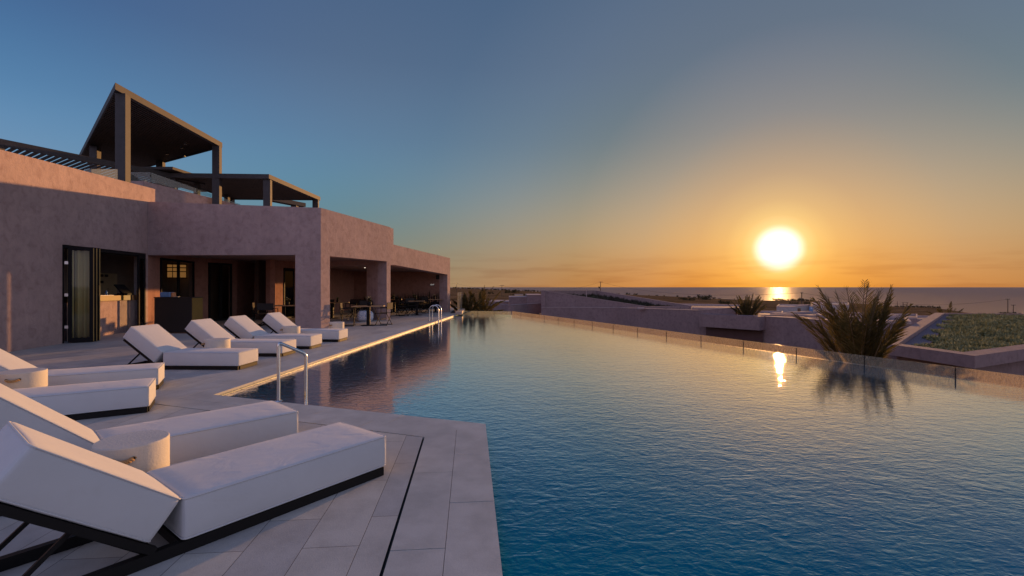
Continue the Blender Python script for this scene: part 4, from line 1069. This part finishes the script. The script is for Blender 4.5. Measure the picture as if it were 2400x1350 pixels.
tag(mb.build('roof_planting', DRYG), 'dark heathery planting covering the sloped wedge roof', 'roof plants', kind='stuff')
mb = MB(); mb.tube([(6.7,42.2,.0),(6.7,42.2,1.35)], .03, 6); mb.tube([(4.9,41.2,.0),(4.9,41.2,.25)], .10, 8)
tag(mb.build('vent_pipe', CAP), 'thin vent pipe standing on the sloped wedge roof', 'pipe')
# small cubes to its left
for lab, poly, zt in [('lower pink villa cube at the left of the wedge roof, nearer the palm clump', [(-.3,46),(1.55,46),(1.6,52),(-.3,52)], .45),
                      ('taller pink villa cube touching the left end of the wedge roof', [(1.45,44),(2.9,44),(2.9,51),(1.45,51)], .68),
                      ('low pink roof block between the palm clump and the villa cubes', [(-2.5,49),(-.35,48.5),(-.35,55),(-3.4,55)], -.1)]:
    t = thing('villa_cube', lab, 'villa', (poly[0][0], poly[0][1], 0)); pr_ = [(x-poly[0][0], y-poly[0][1]) for x, y in poly]
    MB().prism(pr_, G0, zt).build('body', PINKB, t); cx_ = sum(x for x,_ in pr_)/4; cyy = sum(y for _,y in pr_)/4
    MB().prism([(cx_+(x-cx_)*1.02, cyy+(y-cyy)*1.02) for x,y in pr_], zt+.002, zt+.05).build('coping', CAP, t)
t = thing('garden_wall', 'low pink garden wall stepping up from the palm clump to the villas, right behind the pool corner', 'wall', (-.1,39.7,0))
mb = MB(); wall(mb, (0,0), (2.85,4.0), .3, G0, (-.10,-.07), side=1); wall(mb, (-1.9,5.0), (-.02,.0), .3, G0, (-.05,-.10), side=1); mb.build('wall_body', PINKB, t)
mb = MB(); wall(mb, (.0,-.04), (2.85,3.96), .36, -.064, (-.062,-.03), side=1); mb.build('coping', CAP, t)

# green roof house on the right
gr = thing('green_roof_house', 'pink house at the right edge with a broad parapet around a flat planted roof', 'house', (0,0,0))
N_, R_, FR_, FL_, L_ = (13.8,14.0), (34,23.9), (48,34.5), (33.9,37.6), (13.5,17.3)
outer = [N_, R_, FR_, FL_, L_]; ZT = -.60
def inset(poly, d):
    n = len(poly); out = []
    for i in range(n):
        a, b, c = Vector(poly[i-1]), Vector(poly[i]), Vector(poly[(i+1) % n]); t1, t2 = (b-a).normalized(), (c-b).normalized()
        n1, n2 = Vector((-t1.y,t1.x)), Vector((-t2.y,t2.x)); bb = (n1+n2).normalized(); out.append(tuple(b+bb*(d/max(.3, bb.dot(n1)))))
    return out
inn = inset(outer, .55); inn2 = inset(outer, .08)
mb = MB()
for i in range(5):
    j = (i+1) % 5; mb.prism([outer[i], outer[j], inn[j], inn[i]], -.98, ZT)
mb.build('parapet', PINKB, gr)
low = inset(outer, .5); MB().prism(low, G0, -.985).build('wall', PINKB, gr)
MB().prism(inn, -.98, -.80).build('roof_bed', SOIL, gr)
gi = inset(outer, .56); g2 = inset(outer, 1.25)
mb = MB(); i = 3; j = 4; mb.prism([gi[i], gi[j], g2[j], g2[i]], -.79, -.765); mb.build('gravel_margin', GRAV, gr)
def inside(p_, poly):
    for i in range(len(poly)):
        a, b = poly[i], poly[(i+1) % len(poly)]
        if (b[0]-a[0])*(p_[1]-a[1])-(b[1]-a[1])*(p_[0]-a[0]) < 0: return False
    return True
rnd = random.Random(11); mb = MB(); cnt = 0
while cnt < 11000:
    # denser close by
    tt = rnd.random()**1.6; y = 14.6+tt*22; x = rnd.uniform(13.5, 48)
    if not inside((x,y), gi): continue
    dL = ((x-L_[0])*(FL_[1]-L_[1])-(y-L_[1])*(FL_[0]-L_[0]))/(Vector(FL_)-Vector(L_)).length
    if dL < 1.15+.3*sin(x*2): continue
    cnt += 1; pat = sin(x*1.9+1.3*sin(y*1.1))*sin(y*2.3+x*.7)+rnd.uniform(-.7,.7)
    tuft(mb, (x,y,-.80), 4, (.10+.07*max(0,pat)+.05*rnd.random())*(1+.02*y), .12*(1+.02*y), .028*(1+.04*y), rnd, .5)
tag(mb.build('roof_sedum', SEDUM), 'tufted green and dry sedum planting covering the flat roof at the right', 'roof plants', kind='stuff')
# the house wall behind the big palm, and more roofs towards the sea
def block(name, lab, poly, zt, cat='villa', group=None, win=None, mat=PINKB):
    t = thing(name, lab, cat, (poly[0][0], poly[0][1], 0), group=group); pr_ = [(x-poly[0][0], y-poly[0][1]) for x, y in poly]
    gz = land_z(*poly[0])-.5; MB().prism(pr_, gz, zt).build('body', mat, t)
    ins_ = pr_; cx_ = sum(x for x,_ in pr_)/len(pr_); cyy = sum(y for _,y in pr_)/len(pr_)
    mb = MB()
    for i in range(len(pr_)):
        a, b = pr_[i], pr_[(i+1) % len(pr_)]; mb.prism([a, b, (cx_+(b[0]-cx_)*.93, cyy+(b[1]-cyy)*.93), (cx_+(a[0]-cx_)*.93, cyy+(a[1]-cyy)*.93)], zt+.003, zt+.16)
    mb.build('parapet', CAP, t)
    for w_ in (win or ()): MB().box((w_[0]-poly[0][0], w_[1]-poly[0][1], w_[2]), (w_[3], .1, w_[4])).build('window', simple('shutter', (.16,.08,.045), .6), t)
    return t
block('house_wing', 'bluish pink house wing standing behind the big palm', [(19.2,27.6),(22.3,26.2),(26,31),(22,34)], -.62)
block('house_wing', 'flat pink roof wing seen over the gravel edge left of the green roof', [(24.5,33.5),(31,37.6),(29,44),(22,40)], -.9)
WH = simple('white_render', (.42,.37,.36), .9, bs=.2, spec=.05)
block('white_house', 'pale house with a brown shutter beyond the pink roofs, left of the sea pole', [at(1820,720,60).xy.to_tuple(), at(1862,722,60).xy.to_tuple(), at(1900,722,66).xy.to_tuple(), at(1826,720,68).xy.to_tuple()], -1.15, 'house', win=[(at(1870,722,60.6).x, 61.1, -1.75, 1.3, .9)], mat=WH)
block('white_house', 'broad pale house behind the left fronds of the big palm', [at(1906,715,64).xy.to_tuple(), at(1990,715,62).xy.to_tuple(), at(1990,715,72).xy.to_tuple(), at(1900,715,72).xy.to_tuple()], -1.0, 'house', win=[(at(1925,730,62).x, 63.4, -2.2, .9, .7)], mat=WH)
for k_, (pa, pb, Y, zt) in enumerate([(1755,1835,46,-1.35),(1790,1895,50,-1.65),(1840,1960,54,-2.15),(2105,2185,58,-2.6),(2060,2150,52,-2.0)]):
    block('low_roof', ['narrow pink roof strip right behind the squat palm','long pink roof beyond the squat palm','lowest pink roof step left of the big palm','flat pale roof strip beyond the gravel edge','pale roof strip just right of the big palm'][k_], [at(pa,700,Y).xy.to_tuple(), at(pb,700,Y-1).xy.to_tuple(), at(pb,700,Y+6).xy.to_tuple(), at(pa,700,Y+7).xy.to_tuple()], zt, 'roof')
block('low_roof', 'long pink roof sloping behind the wedge roof towards the squat palm', [(19,52),(26,50),(30,60),(20,66)], -.95, 'roof')
block('far_shed', 'tiny tan shed in the dry fields left of the villas', [at(1206,692,150).xy.to_tuple(), at(1226,692,150).xy.to_tuple(), at(1226,692,156).xy.to_tuple(), at(1206,692,156).xy.to_tuple()], at(1200,691,150).z, 'shed', mat=simple('tan_render', (.5,.36,.2), .8))

# ------------------------------------------------------------ palms
def palm(name, lab, base, n, L, spread, trunk_h, seed, leaf=.30, lean=(0,0), lo=.15, cat='palm tree', wid=.022, step=46):
    rnd = random.Random(seed); t = thing(name, lab, cat, base)
    st = MB(); lf = MB()
    top = Vector((0,0,trunk_h))
    tr = MB()
    for k_ in range(int(trunk_h/.12)+1): z = k_*.12; tr.lathe((0,0,z), [(.15+.03*(k_%2),0),(.20,.07),(.15,.125)], 14)
    tr.build('trunk', PALMST, t)
    for i in range(n):
        a = i*2.39996+rnd.uniform(-.3,.3); f = (i+.5)/n; el0 = radians(88-spread*f+rnd.uniform(-6,6)); ln = L*rnd.uniform(.75,1.08)*(1-.15*f)
        p_ = top+Vector((cos(a)*.1, sin(a)*.1, rnd.uniform(-.1,.05))); N = 12; el_ = el0; pts = [p_.copy()]; curve = radians(rnd.uniform(.6,3.2))*(.6+1.3*f)
        for k_ in range(N):
            d = Vector((cos(a)*cos(el_)+lean[0]*.1, sin(a)*cos(el_)+lean[1]*.1, sin(el_))).normalized(); p_ = p_+d*ln/N; pts.append(p_.copy()); el_ -= curve*(k_/N*1.8)
        st.tube(pts, [.018*(1-.8*k_/N)+.003 for k_ in range(N+1)], 5)
        side = Vector((-sin(a), cos(a), 0))
        for k_ in range(step):
            s = lo+(1-lo)*k_/(step-1); x = s*N; i0 = min(N-1, int(x)); q = pts[i0].lerp(pts[i0+1], x-i0); tg = (pts[i0+1]-pts[i0]).normalized()
            nrm = side.cross(tg).normalized()
            l = leaf*(.35+.9*sin(pi*min(1,(s-lo)/(1-lo)*.85+.12)))*rnd.uniform(.8,1.15)*(1.0 if s < .9 else .7)
            for sg in (-1,1):
                if rnd.random() < .06: continue
                d = (tg*rnd.uniform(.75,1.05)+side*sg*rnd.uniform(.45,.75)+nrm*rnd.uniform(-.1,.35)).normalized()
                e = q+d*l+Vector((0,0,-.12*l*rnd.random())); m_ = q+d*l*.55; w = nrm.cross(d).normalized()*wid*.5; w2 = (nrm*.5+w.normalized()*.5).normalized()*wid*.5
                lf.add([q-w2*.5, q+w2*.5, m_+w2, m_-w2, e], [(0,1,2,3),(3,2,4)])
    st.build('stalks', PALMST, t); lf.build('fronds', PALM, t, fixn=False)
    return t
b = at(2015,830,11.6); palm('palm_tree', 'big feathery palm clump rising behind the glass rail at the right, dark against the sea', (b.x, b.y, -1.45), 36, 2.72, 20, .25, 3, .44, lean=(0,0), wid=.024, step=40, lo=.22)
b = at(1752,738,31.5); palm('palm_tree', 'squat fan shaped palm on the villa roof line right below the sun', (b.x, b.y, -.95), 34, 1.9, 40, .1, 8, .26, wid=.03)
b = at(1128,735,29.5); palm('palm_tree', 'low spreading palm clump just past the far end of the pool', (b.x, b.y, -.55), 26, 2.1, 68, .1, 21, .30, wid=.035)
b = at(1095,735,28.5); palm('palm_tree', 'smaller palm beside the glass screen at the far end of the deck', (b.x, b.y, -.5), 22, 1.7, 48, .1, 33, .26, wid=.035)
b = at(2222,740,40); palm('palm_tree', 'small palm top peeping over the far parapet of the green roof', (b.x, b.y, -1.7), 14, 1.75, 60, .1, 17, .30, wid=.04, step=30)
b = at(1941,760,21.5); palm('palm_tree', 'thin young palm with a dark trunk between the villa corner and the big palm', (b.x, b.y, -3.0), 9, 1.0, 60, 2.3, 51, .2, wid=.025, step=26)
# leafy shrubs at the far end of the pool
def shrub_mesh(seed, n=260, flat=.75):
    rnd = random.Random(seed); mb = MB()
    cl = [Vector((rnd.uniform(-.6,.6), rnd.uniform(-.6,.6), rnd.uniform(.2,.75)*flat)) for _ in range(7)]
    for _ in range(n):
        c_ = rnd.choice(cl); d = Vector((rnd.gauss(0,1),rnd.gauss(0,1),rnd.gauss(0,1))).normalized(); p_ = c_+d*rnd.uniform(.15,.42); p_.z = max(.02, p_.z)
        u_ = Vector((rnd.gauss(0,1),rnd.gauss(0,1),rnd.gauss(0,1))).normalized()*rnd.uniform(.06,.13); w = u_.cross(d).normalized()*rnd.uniform(.04,.09)
        mb.add([p_-u_, p_+w, p_+u_, p_-w], [(0,1,2,3)])
    return mb
def trunked(seed):
    t = thing('field_tree', 'x', 'tree', group='scrubby trees along the coast and the fields')
    shrub_mesh(seed).build('crown', BUSHM, t, fixn=False); MB().tube([(0,0,-.6),(.03,0,.1),(0,.02,.45)], [.06,.05,.03], 6).build('trunk', PALMST, t); return t
protos = [trunked(s) for s in (1,2,3,4)]
rnd = random.Random(77)
lab_far = 'small dark scrubby tree on the skyline of the coast'
spots = []
for px in list(range(1062,1275,7)): spots.append((px+rnd.uniform(-3,3), 1.0, rnd.uniform(2.6,5.5), lab_far))
for px in (1420,1432,1448,1470,1490): spots.append((px, .99, rnd.uniform(3,5), 'dark scrubby tree on the coast right of the transformer pole'))
for px in (1520,1540,1560,1590,1610,1625,1660,1672,1690): spots.append((px+rnd.uniform(-4,4), .985, rnd.uniform(2.0,3.6), 'low bush at the sea edge left of the squat palm'))
for px in range(1818,1905,6): spots.append((px+rnd.uniform(-2,2), .985, rnd.uniform(2.5,5), 'bush at the sea edge below the glitter of the sun'))
for px in range(2100,2200,9): spots.append((px+rnd.uniform(-2,2), .98, rnd.uniform(1.6,2.8), 'low bush at the sea edge right of the big palm'))
for px in (2350,2362,2370,2385): spots.append((px, .98, rnd.uniform(1.8,2.8), 'low bush at the foot of the twin poles by the sea'))
for px, fr, h, l in ((1188,.45,5,'rounded dark bush cluster in the fields right of the thin utility pole'),(1199,.5,4,'rounded dark bush cluster in the fields right of the thin utility pole'),(1210,.48,5,'rounded dark bush cluster in the fields right of the thin utility pole'),
                     (1645,.7,8,'large dark tree by the shore left of the squat palm'),(1660,.7,7,'large dark tree by the shore left of the squat palm'),(1620,.5,4,'dark bush in front of the large shore tree'),(1602,.5,4,'dark bush in front of the large shore tree'),
                     (1225,.3,3.2,'dark bush next to the tan shed'),(1203,.3,2.6,'dark bush next to the tan shed'),(1150,.35,3,'dark bush in the fields above the palm clump'),(1135,.6,4,'dark bush in the fields above the palm clump'),
                     (1690,.35,3,'olive bush in the field behind the long villa'),(1705,.35,3,'olive bush in the field behind the long villa'),(1860,.45,3,'olive bush in the brown field by the sea pole'),(1895,.5,3,'olive bush in the brown field by the sea pole')): spots.append((px, fr, h, l))
for i, (px, fr, h, lab) in enumerate(spots):
    az = math.atan((px-1200)/F); R_c, _ = crest(az); r = R_c*fr; x, y = r*sin(az), r*cos(az)
    o = protos[i] if i < 4 else copy_tree(protos[rnd.randrange(4)])
    s = h*.95; o.location = (x, y, land_z(x, y)-.1); o.rotation_euler = (0,0,rnd.uniform(0,6)); o.scale = (s*rnd.uniform(.8,1.4), s*rnd.uniform(.8,1.4), s*rnd.uniform(.8,1.15)); o['label'] = lab
    o['group'] = lab+' (several alike)'

# ------------------------------------------------------------ utility poles and wires
WOODP = simple('weathered_pole', (.09,.06,.045), .85, var=.3, vs=8)
def pole(lab, px, ytop, Y, h, arm=1.6, trafo=False, lamp=False, r=.14):
    top = at(px, ytop, Y); t = thing('utility_pole', lab, 'utility pole', (top.x, top.y, top.z-h))
    MB().tube([(0,0,-2),(0,0,h)], [r*1.2,r*.8], 8).build('pole', WOODP, t)
    if arm:
        MB().box((0,0,h-.25), (arm,.14,.16)).build('crossarm', WOODP, t)
        for x in (-arm*.45, arm*.45): MB().lathe((x,0,h-.17), [(.06,0),(.09,.1),(.04,.22),(.001,.26)], 8).build('insulator', STEEL, t)
    if trafo: MB().lathe((-.85,0,h*.52), [(.001,0),(.45,0),(.45,1.2),(.001,1.25)], 12).build('transformer', BLACKM, t)
    return top
P1_ = pole('utility pole with a transformer on the skyline above the wedge roof', 1407.5, 660, 300, 9, 2.4, True, r=.22)
P2_ = pole('thin crossarm utility pole rising from the fields left of the villa cubes', 1176.5, 668, 300, 8.5, 2.6, r=.17)
P3_ = pole('distant utility pole on the low hill beside the end of the hotel wall', 1070.5, 663.5, 420, 9, 1.2, r=.2)
P4_ = pole('bare utility pole standing against the sun glitter right of the squat palm', 1879, 685, 150, 8.5, .9, r=.16)
P5_ = pole('taller twin utility pole with a crossarm at the far right against the sea', 2362, 700, 190, 9, 1.7, r=.15)
P6_ = pole('shorter twin utility pole just right of the tall one at the far right', 2375, 714, 200, 7, 1.7, r=.15)
P7_ = pole('slim pole left of the twin legged pole frame on the coast', 2103, 706, 300, 6, 0, r=.13)
t = thing('pole_frame', 'two legged pole frame carrying a platform on the coast right of the big palm', 'utility pole', tuple(at(2121,722,300)))
mb = MB()
for x in (-1.2,1.4): mb.tube([(x,0,-1),(x,0,3.6)], .16, 6)
mb.build('pole', WOODP, t); MB().box((.1,0,3.4),(4.2,.3,.22)).build('crossarm', WOODP, t); MB().box((.1,0,2.1),(2.6,.3,.2)).build('brace', WOODP, t)
def wire(lab, a, b, sag, r=.03):
    o = MB().tube([a.lerp(b, k_/16)-Vector((0,0,sag*4*(k_/16)*(1-k_/16))) for k_ in range(17)], r, 4).build('power_line', BLACKM)
    tag(o, lab, 'power line')
wire('power line sagging between the hill pole and the thin field pole', P3_-Vector((0,0,.2)), P2_-Vector((0,0,.2)), 2.2, .035)
wire('power line running from the thin field pole towards the transformer pole', P2_-Vector((0,0,.2)), P1_-Vector((0,0,.3)), 4.5, .035)
wire('power line running down from the transformer pole towards the sea pole', P1_-Vector((0,0,.3)), P4_-Vector((0,0,.2)), 3.5, .035)
wire('power line running off to the left from the hill pole', P3_-Vector((0,0,.2)), at(900,661,420), 2, .035)
wire('power line running right from the sea pole behind the big palm', P4_-Vector((0,0,.2)), P5_-Vector((0,0,.2)), 3, .03)
# lamp post with a blue box sign by the white house
b = at(1905,716,42); t = thing('sign_post', 'slim grey post with a small blue box sign above the villa roofs', 'sign post', (b.x, b.y, b.z-2.6))
MB().tube([(0,0,-1),(0,0,2.6)], .04, 8).build('post', simple('grey_post', (.30,.30,.31), .5), t)
bevel(MB().box((-.17,0,2.3), (.30,.06,.42)).build('box_sign', simple('blue_sign', (.12,.22,.42), .5), t), .01)
MB().box((-.15,-.035,2.35), (.16,.008,.14)).build('symbol', simple('pale_symbol', (.45,.5,.6), .5), t)
# boats / bright things at sea are not visible; low shrubs round the end of the pool
for k_, (px, Y, s) in enumerate(((1088,30,.9),(1112,31,1.0),(1140,30.5,.9),(1165,31.5,.8))):
    b = at(px, 730, Y); o = shrub_mesh(60+k_, 420, .9).build('shrub', BUSHM, fixn=False); o.location = (b.x, b.y, -1.0); o.scale = (s,s,s)
    tag(o, ['dark shrub at the foot of the palm by the glass screen','dark shrub in the middle of the palm clump','dark shrub at the right foot of the spreading palm','outermost dark shrub right of the palm clump'][k_], 'shrub')
sheet('planting_terrace', [(-4.2,26.6),(0.2,26.1),(.6,36),(-4.5,38)], -1.02, SOIL)
